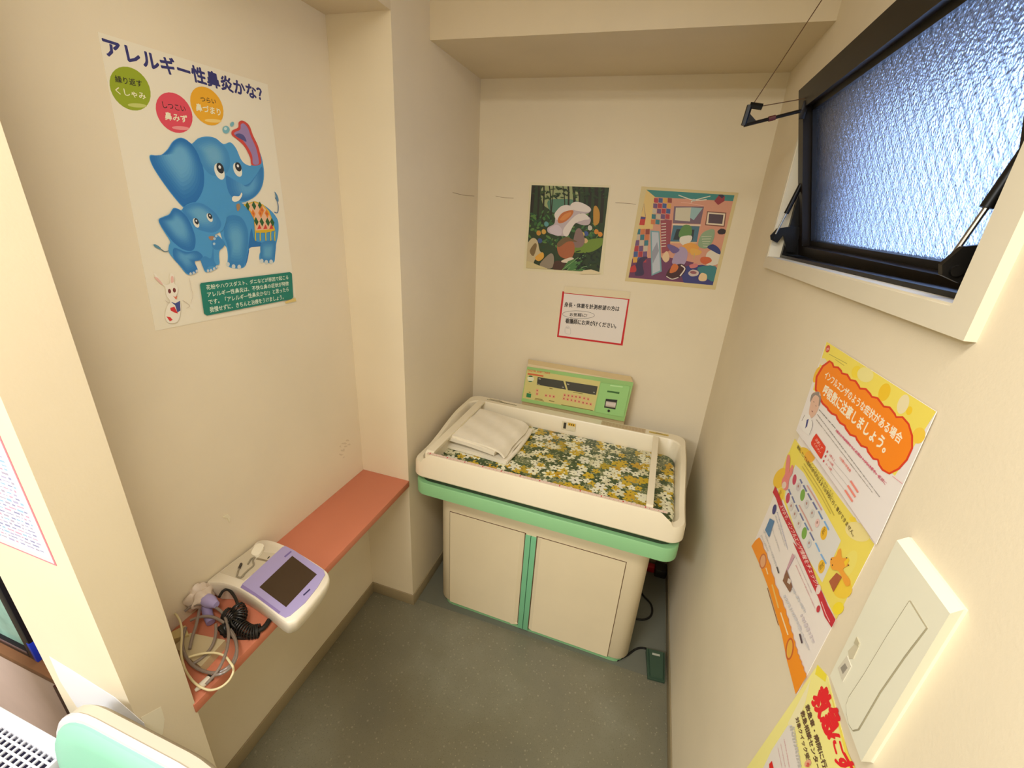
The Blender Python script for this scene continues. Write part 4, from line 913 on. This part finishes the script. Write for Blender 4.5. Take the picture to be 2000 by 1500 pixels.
tw=bpy.data.objects.new('towel',None); COL.objects.link(tw); tw.location=(-.56,1.55,zt0); RM[tw]=Matrix.Translation(tw.location); tag(tw,'folded cream towel lying on the left end of the flowered mattress','towel')
ribbon([(.150,.009),(.05,.0085),(-.05,.009),(-.110,.011),(-.134,.018),(-.142,.030),(-.130,.043),(-.105,.048),(-.06,.046),(.0,.041),(.06,.036),(.098,.033)],.0145,-.150,.150)
bmesh.ops.transform(mb.bm,matrix=RM[tw]@Matrix.Rotation(R_(-4),4,'Z'),verts=mb.bm.verts[:])
o=obj('lower_fold',mb,TOW,tw,True,60)
mb=MB()
ribbon([(-.112,.0585),(-.05,.0575),(.02,.0525),(.08,.0475),(.116,.040),(.138,.022)],.0085,-.140,.150,22,.003)
bmesh.ops.transform(mb.bm,matrix=RM[tw]@Matrix.Rotation(R_(-4),4,'Z'),verts=mb.bm.verts[:])
obj('upper_fold',mb,TOW,tw,True,60)
mb=MB()
mb.tube([(.150,-.148,.010),(.157,-.05,.010),(.156,.06,.009),(.150,.15,.008)],.0085,10,5); mb.tube([(.150,-.148,.010),(.157,-.05,.010)],.004,8,1)
bmesh.ops.transform(mb.bm,matrix=RM[tw]@Matrix.Rotation(R_(-4),4,'Z'),verts=mb.bm.verts[:])
obj('rolled_hem',mb,TOW,tw,True,60)

# ------------------------------------------------------------------ salmon shelf in the alcove and what lies on it
SAL=mat('salmon_laminate',(206,124,94),.42,(4,.04))
o=obj('shelf',MB().box(XW,-.778,YN1-.004,YP,SH-.026,SH,.0015),SAL); 
tag(o,'long salmon-pink laminate shelf spanning the left alcove','shelf')
# spirometer
zt_=SH+.064
bod=[(404,1137),(410,1126),(424,1116),(487,1071),(501,1057),(517,1053),(540,1058),(573,1073),(613,1097),(636,1113),(643,1124),(640,1138),(620,1166),(588,1203),(572,1214),(555,1214),(520,1187),(467,1151),(433,1139)]
W_=[on(u,v,2,zt_) for u,v in bod]
W_=[Vector((max(p.x,XW+.004),p.y,p.z)) for p in W_]
C_=sum(W_,Vector())/len(W_)
def scl(P,k,z): return [Vector((C_.x+(p.x-C_.x)*k,C_.y+(p.y-C_.y)*k,z)) for p in P]
Wd=[Vector((p.x,p.y,0)) for p in cat([(p.x,p.y,0) for p in W_],4,True)]
Wd=[Vector((max(p.x,XW+.003),p.y,0)) for p in Wd]
SP=thing('spirometer','white and lilac desktop lung tester with dark screen on the salmon shelf','medical device',(C_.x,C_.y,SH))
DEV=mat('device_white',(236,226,206),.38,(8,.02)); LIL=mat('lilac_plastic',(172,160,208),.38)
mb=MB(); mb.loft([scl(Wd,.86,SH+.002),scl(Wd,.93,SH+.018),scl(Wd,.985,SH+.040),scl(Wd,1.0,zt_-.010),scl(Wd,.992,zt_-.003),scl(Wd,.972,zt_)]); obj('body',mb,DEV,SP,True,50)
def top(pts,h0,h1,name,m,par,smooth=0):
    mb=MB(); P=[on(u,v,2,zt_) for u,v in pts]
    if smooth: P=cat(P,smooth,True)
    mb.loft([[Vector((p.x,p.y,zt_+h0)) for p in P],[Vector((p.x,p.y,zt_+h1)) for p in P]]); return obj(name,mb,m,par,True,30)
bz=top([(470,1148),(474,1141),(551,1070),(557,1067),(575,1076),(632,1114),(635,1123),(620,1148),(596,1178),(567,1203),(557,1207),(545,1200),(500,1166)],-.001,.002,'bezel',LIL,SP)
top([(571,1087),(619,1123),(559,1187),(507,1148)],.002,.0026,'screen',mat('brown_black_screen',(62,44,28),.3),bz)
top([(592,1163),(605,1151),(606.5,1153),(593.5,1165)],.002,.0024,'maker_mark',mat('navy_print',(52,48,96),.5),bz)
top([(555,1088),(568,1077),(570,1079),(557,1090)],.002,.0024,'name_print',mat('violet_print',(120,104,170),.5),bz)
top([(470,1148),(474,1143),(500,1160),(548,1196),(545,1200),(500,1166)],.002,.0024,'bezel_edge',mat('violet_edge',(142,124,182),.4),bz)
rc=top([(430,1118),(487,1074),(494,1076),(548,1082),(476,1134)],-.0005,.0006,'paper_cover',mat('device_grey',(206,194,170),.45),SP)
top([(503,1090),(530,1096),(528,1099),(500,1093)],.0006,.0012,'cover_seam',mat('seam_grey',(140,126,100),.6),rc); top([(522,1091),(526,1087),(527,1088),(523,1092)],.0006,.0014,'cover_mark',mat('black_recess',(24,22,18),.6),rc)
# nose clip lying on the printer cover
z_=zt_+.004
def sp(u,v,z): return on(u,v,2,z)
NC=thing('nose_clip','white nose clip with grey wire arms lying on top of the lung tester','nose clip',tuple(sp(505,1090,zt_)))
mb=MB()
pad=cat([sp(u,v,z_) for u,v in ((493,1078),(502,1066),(512,1065),(516,1070),(508,1084),(500,1088),(492,1085))],4,True)
mb.loft([[Vector((p.x,p.y,zt_+.0012)) for p in pad],[Vector((p.x,p.y,zt_+.010)) for p in pad]]); obj('foam_pad',mb,mat('foam_white',(244,236,214),.8),NC,True,40)
WIRE=mat('grey_wire',(150,140,118),.45)
for pts in ([(498,1088),(494,1094),(495,1104),(486,1112),(474,1124),(470,1128)],[(498,1088),(490,1092),(484,1102)],[(462,1126),(466,1112),(470,1102),(473,1100)],[(462,1126),(470,1128),(476,1124)]):
    obj('wire_arm',MB().tube([sp(u,v,zt_+.0035) for u,v in pts],.0021,8,5),WIRE,NC)
obj('rubber_tip',MB().tube([sp(u,v,zt_+.004) for u,v in ((467,1110),(471,1101))],.0034,8,1),mat('dark_rubber',(70,62,54),.7),NC)

# flow sensor handset with its black coiled lead
HS=thing('flow_sensor','crumpled white and lilac mouthpiece handset with coiled black lead on shelf','handset',tuple(sp(405,1190,SH)))
z1=SH+.045
c1=sp(392,1166,z1); ax=(sp(432,1186,z1)-c1).normalized()
mb=MB()
def disc(c,ax,prof,n=24,wob=0):
    u=ax.orthogonal().normalized(); v=ax.cross(u)
    mb.loft([[c+ax*h+(u*math.cos(2*math.pi*k/n)+v*math.sin(2*math.pi*k/n))*r*(1+wob*math.sin(5*2*math.pi*k/n+h*200)) for k in range(n)] for h,r in prof])
disc(c1,ax,[(-.034,.012),(-.031,.024),(-.024,.031),(-.016,.026),(-.010,.034),(-.003,.034),(.004,.025),(.010,.028),(.016,.018),(.022,.015)],40,.13)
obj('mouthpiece',mb,mat('milky_plastic',(222,204,186),.4,(20,.06)),HS,True,50)
mb=MB(); disc(c1+ax*.018,ax,[(0,.015),(.006,.016),(.020,.015),(.030,.011),(.040,.008)],20); obj('sensor_barrel',mb,LIL,HS,True,50)
mb=MB(); c2=sp(405,1196,SH+.022); mb.tube([c1+ax*.02+Vector((0,0,-.012)),c2,sp(412,1216,SH+.014)],.013,12,5,r1=.010); obj('handle',mb,mat('violet_grip',(150,136,180),.45),HS,True,50)
BK=mat('black_rubber_cable',(24,22,19),.45)
def helix(path,r,turns,wire):
    P=cat(path,24); m=len(P); out=[]; up=None
    for i in range(m):
        t_=(P[min(i+1,m-1)]-P[max(i-1,0)]).normalized()
        if up is None: up=t_.orthogonal().normalized()
        up=(up-t_*up.dot(t_)).normalized(); q=t_.cross(up)
        for s in range(4):
            ph=2*math.pi*turns*(i+s/4)/m; p=P[i].lerp(P[min(i+1,m-1)],s/4)
            out.append(p+up*r*math.cos(ph)+q*r*math.sin(ph))
    return MB().tube(out,wire,6,1)
hp=[sp(441,1200,SH+.028),sp(456,1206,SH+.026),sp(468,1222,SH+.020),sp(488,1234,SH+.017),sp(505,1232,SH+.016)]
obj('coiled_lead',helix(hp,.0150,20,.0021),BK,HS)
hp=[sp(464,1186,SH+.040),sp(470,1200,SH+.034),sp(462,1216,SH+.030),sp(444,1226,SH+.020),sp(432,1236,SH+.016)]
obj('coiled_lead',helix(hp,.0145,17,.0021),BK,HS)
obj('lead',MB().tube([sp(428,1166,z1),sp(436,1154,z1),sp(447,1152,z1),sp(459,1167,SH+.045),sp(465,1184,SH+.042)],.0036,10,6),BK,HS)
obj('strain_relief',MB().tube([sp(503,1232,SH+.014),sp(516,1225,SH+.012),sp(526,1211,SH+.012)],.0062,12,5),BK,HS)
obj('lead',MB().tube([sp(432,1236,SH+.010),sp(450,1243,SH+.006),sp(475,1246,SH+.005),sp(496,1243,SH+.006)],.0045,8,5),BK,HS)

# small beige box, tubing, cream cable and white connector near the pillar
zb_=SH+.024
bx=[(330,1243),(362,1220),(372,1236),(442,1249),(400,1300),(346,1304)]
mb=MB(); P=[sp(u,v,zb_) for u,v in ((338,1262),(372,1236),(440,1250),(392,1302))]
mb.loft([[Vector((p.x,p.y,SH+.0005)) for p in P],P]); o=obj('cardboard_box',mb,mat('beige_card',(196,178,140),.7,(10,.05)),None,True,0)
tag(o,'flat beige box lying under the grey tubing on the shelf','box')
mb=MB(); P=[sp(u,v,SH+.03) for u,v in ((331,1236),(362,1221),(369,1240),(338,1248))]
mb.loft([[Vector((p.x,p.y,SH+.0005)) for p in P],P]); o=obj('card_packet',mb,mat('straw_card',(206,186,130),.7),None,True,0)
tag(o,'small straw-coloured packet behind the flat beige box by the pillar','packet')
TUB=mat('grey_vinyl_tube',(150,134,122),.28,trans=.25)
GT=thing('coiled_tubing','loose coils of grey vinyl tubing on the shelf beside the handset','tubing',tuple(sp(415,1260,SH)))
K=lambda pts,z0,amp=0:[sp(300+x/6.25,1130+y/6.25,z0+amp*math.sin(i*1.1)) for i,(x,y) in enumerate(pts)]
for pts,z0,am in (([(380,400),(470,335),(600,312),(740,345),(850,430),(900,560),(915,700),(890,880),(820,1060),(740,1180),(640,1290)],SH+.040,.006),
  ([(560,380),(535,500),(510,600),(470,720),(440,860)],SH+.034,.004),
  ([(450,510),(560,470),(700,465),(830,520),(950,640),(1010,780),(1010,900),(950,1040),(830,1130),(700,1150),(560,1110),(450,1030),(370,900),(350,760),(390,600)],SH+.032,.004),
  ([(760,560),(760,660),(740,760),(690,860),(600,960),(480,1040)],SH+.030,.003),
  ([(740,1180),(850,1150),(960,1060),(1015,930),(1000,760),(930,640)],SH+.036,.003)):
    obj('tube',MB().tube(K(pts,z0,am),.0034,10,6),TUB,GT)
CC=mat('cream_cable_sheath',(226,212,166),.45)
pts=[(-40,340),(100,358),(200,380),(285,450),(335,560),(345,700),(335,850),(345,980),(390,1120),(470,1240),(560,1315),(680,1360),(800,1335),(900,1265),(955,1185),(975,1120),(965,1070),(935,1025),(880,955),(800,918),(700,905),(560,922),(430,958)]
zz=[SH+.03]*3+[SH+.042]*5+[SH+.030]*3+[SH+.022]*3+[SH+.024,SH+.030,SH+.042]+[SH+.042]*6
o=obj('power_cable',MB().tube([sp(300+x/6.25,1130+y/6.25,z) for (x,y),z in zip(pts,zz)],.0024,10,6),CC); tag(o,'looped cream cable hanging over the shelf front by the near pillar','cable')
WC=thing('connector','white tapered plastic connector lying under the cream cable loop','connector',tuple(sp(395,1335,SH)))
obj('plug_body',MB().tube([sp(391,1341,SH+.008),sp(412,1322,SH+.008)],.0075,14,1),mat('device_white',(236,226,206),.38),WC)
obj('plug_tip',MB().tube([sp(381,1349,SH+.007),sp(391,1341,SH+.008)],.0035,12,1,r1=.006),mat('device_white',(236,226,206),.38),WC)
obj('ring',MB().tube([sp(409,1325,SH+.008),sp(412,1322,SH+.008)],.0082,14,1),mat('black_rubber_cable',(24,22,19),.45),WC)

# ------------------------------------------------------------------ floor: mat under the table, pedal, cables
o=obj('floor_mat',MB().box(-.772,.316,1.300,1.90,0,.0022),mat('grey_vinyl_mat',(112,112,98),.45,(6,.06)),None,True,0); tag(o,'thin grey vinyl mat on the floor under the baby weighing table','mat')
PG=mat('dark_green_enamel',(54,76,58),.45,(20,.05))
FPd=thing('foot_pedal','dark green foot pedal on floor between table and right wall','foot pedal',(.275,1.345,.0022))
mb=MB(); mb.loft([[(.247,1.285,.0024),(.311,1.290,.0024),(.309,1.405,.0024),(.236,1.400,.0024)],[(.247,1.285,.010),(.311,1.290,.010),(.309,1.405,.028),(.236,1.400,.028)]]); obj('pedal_base',mb,PG,FPd,True,0)
mb=MB(); mb.loft([[(.254,1.290,.013),(.305,1.294,.013),(.303,1.398,.031),(.243,1.394,.031)],[(.256,1.292,.020),(.303,1.296,.020),(.301,1.396,.038),(.245,1.392,.038)]]); obj('treadle',mb,PG,FPd,True,0)
mb=MB(); mb.loft([[(.258,1.372,.0349),(.288,1.374,.0352),(.288,1.382,.0366),(.258,1.380,.0363)],[(.258,1.372,.0353),(.288,1.374,.0356),(.288,1.382,.0370),(.258,1.380,.0367)]]); obj('name_plate',mb,mat('plate_grey',(176,176,158),.4),FPd,True,0)
fl=lambda u,v,z=.006:on(u,v,2,z)
obj('lead',MB().tube([fl(1268,1270,.018),fl(1258,1266),fl(1248,1266),fl(1238,1270),fl(1226,1279),fl(1205,1290)],.0042,8,6),BK,FPd)
o=obj('power_cord',MB().tube([fl(1248,1152),fl(1258,1165),fl(1270,1178),fl(1274,1192),fl(1270,1204),fl(1258,1210),fl(1240,1208),fl(1220,1200)],.0045,8,6),BK,TR)
PS=thing('power_adapter','black power adapter with red end low in the back right corner','adapter',(.26,1.86,.0022))
mb=MB(); mb.box(.262,.318,1.84,1.905,.0024,.050,.006); obj('adapter_body',mb,mat('black_rubber_cable',(24,22,19),.45),PS)
mb=MB(); mb.box(.195,.262,1.862,1.892,.0024,.040,.005); obj('red_plug',mb,mat('red_plastic',(176,24,30),.4),PS)

# ------------------------------------------------------------------ white unit on the right wall
WU=thing('wall_unit','ivory plastic wall unit with a rounded tongue-shaped flap beside the flu poster','wall unit',(XR,.456,H-.45))
UM=mat('ivory_plastic',(232,228,206),.4,(8,.02))
xf=XR-.014
ya,yb_,zb2=on(1890,1194,0,XR).y,on(1781,1049,0,XR).y,H-.316
yfa=on(1863,1186,0,xf).y; za=on(1650,1400,0,xf).z
mb=MB()
mb.loft([[(XR,ya,za-.002),(XR,yb_,za-.002),(XR,yb_,zb2),(XR,ya,zb2)],[(XR-.003,ya,za-.002),(XR-.003,yb_,za-.002),(XR-.003,yb_,zb2),(XR-.003,ya,zb2)],[(xf,yfa,za),(xf,yb_-.004,za),(xf,yb_-.004,zb2-.005),(xf,yfa,zb2-.005)]])
obj('housing',mb,UM,WU,True,15)
def up(u,v,h): q=on(u,v,0,xf); return Vector((xf-h,q.y,q.z))
def G6(x,y): return (1480+x/3.334,1050+y/3.334)
fl_=[(995,415),(1105,590),(960,780),(800,1010),(690,1200),(660,1250),(625,1258),(600,1220),(585,1150),(582,1090),(600,1040),(700,890),(850,640)]
P=[G6(*p) for p in fl_]
mb=MB(); mb.loft([[up(*p,.0) for p in P],[up(*p,.0012) for p in P]]); obj('flap',mb,UM,WU,True,0)
mb=MB(); mb.tube([up(*p,.0004) for p in P]+[up(*P[0],.0004)],.0009,6,1); obj('flap_gap',mb,mat('gap_grey',(150,140,112),.8),WU,True)
def stk(pts,c,nm,h=.0008):
    mb=MB(); Q=[G6(*p) for p in pts]; mb.loft([[up(*p,0) for p in Q],[up(*p,h) for p in Q]]); return obj(nm,mb,mat('sticker_%02x%02x%02x'%c,c,.5),WU,True,0)
s1=stk([(525,850),(585,770),(612,840),(556,940)],(214,206,186),'sticker')
stk([(545,850),(575,820),(590,850),(560,890)],(150,142,130),'sticker_print',.0012)
stk([(592,740),(640,690),(660,716),(625,790),(600,790)],(206,196,168),'sticker'); stk([(632,690),(650,648),(668,690),(660,712)],(190,180,150),'sticker_print',.0012)

# ------------------------------------------------------------------ left edge: chair, white grille unit, screen on a wooden ledge
MINT=mat('mint_vinyl',(146,206,180),.5,(10,.03)); CHW=mat('white_chair_shell',(216,210,214),.35); CHG=mat('chair_back_beige',(206,196,176),.5)
yc=.232
CH=thing('chair','mint-green padded chair with white shell in front of the near pillar','chair',(-.70,.03,0))
def chp(u,v,y): return on(u,v,1,y)
# padded back: rounded panel facing the camera
bx0,bx1,bz1,bz0=-.885,-.46,H-.835,.48
def prof(r,dx,dz,y,tilt=.10):
    P=rr(bx0+dx,bx1-dx,bz0+dz,bz1-dz,r,8,6); return [(x,y+(z-bz1)*tilt,z) for x,z in P]
mb=MB(); mb.loft([prof(.10,.016,.016,yc+.034),prof(.115,.004,.004,yc+.026),prof(.12,.002,.002,yc+.009)]); obj('back_shell',mb,CHG,CH,True,40)
mb=MB(); mb.loft([prof(.12,0,0,yc+.009),prof(.12,0,0,yc+.004),prof(.118,.003,.003,yc+.001)]); obj('back_rim',mb,CHW,CH,True,40)
mb=MB(); mb.loft([prof(.112,.010,.010,yc+.003),prof(.112,.010,.010,yc-.003),prof(.108,.016,.016,yc-.009),prof(.09,.04,.04,yc-.012)]); obj('back_pad',mb,MINT,CH,True,40)
mb=MB(); q=rr(bx0+.01,bx1-.01,-.22,.20,.07,8,4); mb.loft([rl(q,.415),rl(q,.43)]); obj('seat_shell',mb,CHW,CH)
mb=MB(); q=rr(bx0+.015,bx1-.015,-.215,.19,.07,8,4); q2=rr(bx0+.035,bx1-.035,-.195,.17,.06,8,4); mb.loft([rl(q,.43),rl(q,.455),rl(q2,.468)]); obj('seat_pad',mb,MINT,CH)
CHR=mat('chrome_tube',(190,190,190),.2,metal=1)
for sx in (bx0+.05,bx1-.05):
    obj('leg',MB().tube([(sx,-.17,.415),(sx,-.20,.006)],.011,10,1),CHR,CH); obj('leg',MB().tube([(sx,.15,.415),(sx,.185,.006)],.011,10,1),CHR,CH)
    obj('back_post',MB().tube([(sx+.03*(1 if sx<-.7 else -1),.17,.42),(sx+.03*(1 if sx<-.7 else -1),.205,.55),(sx+.03*(1 if sx<-.7 else -1),yc+.02,.62)],.009,10,5),CHR,CH)
# grille unit
zg=H-1.0
GU=thing('air_purifier','white floor-standing unit with a slotted top grille left of mint chair','air purifier',(-1.15,.10,0))
gy1=on(60,1412,2,zg).y; gx1=on(123,1474,2,zg).x
WP=mat('white_unit_plastic',(222,222,230),.35)
x0_,x1_,y0_,y1_=gx1-.62,gx1,gy1-.27,gy1
mb=MB(); 
def frame(mb,x0,x1,y0,y1,z0,z1,w):
    mb.box(x0,x1,y1-w,y1,z0,z1,.003); mb.box(x0,x1,y0,y0+w,z0,z1,.003); mb.box(x0,x0+w,y0+w,y1-w,z0,z1,.003); mb.box(x1-w*.35,x1,y0+w,y1-w,z0,z1,.003)
frame(mb,x0_,x1_,y0_,y1_,zg-.03,zg,.022); obj('top_frame',mb,WP,GU)
mb=MB(); q=rr(x0_+.004,x1_-.004,y0_+.004,y1_-.004,.02,5,4); mb.loft([rl(q,.0),rl(q,zg-.03)]); obj('body',mb,WP,GU)
mb=MB()
xx=x0_+.03
while xx<x1_-.012: mb.box(xx,xx+.0042,y0_+.02,y1_-.02,zg-.0065,zg-.003); xx+=.0145
yy=y0_+.03
while yy<y1_-.025: mb.box(x0_+.02,x1_-.006,yy,yy+.0036,zg-.0068,zg-.0034); yy+=.0115
obj('grille',mb,WP,GU,True,0)
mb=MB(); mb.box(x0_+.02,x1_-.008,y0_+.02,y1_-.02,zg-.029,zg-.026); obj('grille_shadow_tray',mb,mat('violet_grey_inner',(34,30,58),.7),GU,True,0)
# screen standing on the wooden ledge
ys=.43
lz=on(70,1300,1,ys-.02).z
LED=mat('brown_wood_ledge',(150,104,72),.5,(14,.15))
o=obj('wooden_ledge',MB().box(-1.75,on(95,1298,1,ys-.03).x,ys-.03,.62,lz-.022,lz,.002),LED); tag(o,'brown wooden ledge left of the near pillar carrying the framed screen','ledge')
SN=thing('framed_screen','dark blue-black framed glass panel standing on wooden ledge at far left','framed panel',(-1.45,ys,lz))
xr2=on(83,1285,1,ys).x+.004
mb=MB(); mb.box(xr2-.034,xr2,ys-.012,ys+.012,lz+.001,lz+.62,.003); mb.box(xr2-.60,xr2-.034,ys-.012,ys+.012,lz+.001,lz+.030,.003); mb.box(xr2-.60,xr2-.034,ys-.012,ys+.012,lz+.59,lz+.62,.003); mb.box(xr2-.63,xr2-.60,ys-.012,ys+.012,lz+.001,lz+.62,.003)
obj('panel_frame',mb,mat('blue_black_frame',(22,22,34),.35),SN)
mb=MB(); mb.box(xr2-.012,xr2+.0006,ys-.0128,ys-.002,lz+.001,lz+.075,.001); obj('blue_fringe',mb,mat('fringe_blue',(24,60,220),.4),SN)  # colour fringe of the lens put in as a solid blue strip
mb=MB(); mb.box(xr2-.60,xr2-.034,ys-.003,ys+.003,lz+.03,lz+.59); obj('panel_glass',mb,mat('aqua_glass',(176,226,214),.2,(14,.25)),SN,True,0)
mb=MB(); mb.box(xr2-.60,xr2-.034,ys-.014,ys-.012,lz+.022,lz+.028); obj('sill_strip',mb,mat('plum_strip',(120,92,96),.4),SN,True,0)
# panel and upright below the ledge
o=obj('wall_lower_panel',MB().box(-2.4,-1.03,ys-.026,ys-.010,0,lz-.022),mat('rosy_beige_panel',(238,212,204),.6,(5,.08)),None,True,0); o['kind']='structure'
xp=on(136,1398,1,ys-.034).x-.010
o=obj('trim_2',MB().box(xp,xp+.05,ys-.034,ys-.0265,0,lz-.0225),mat('dark_red_brown_wood',(88,46,40),.5),None,True,0); o['kind']='structure'
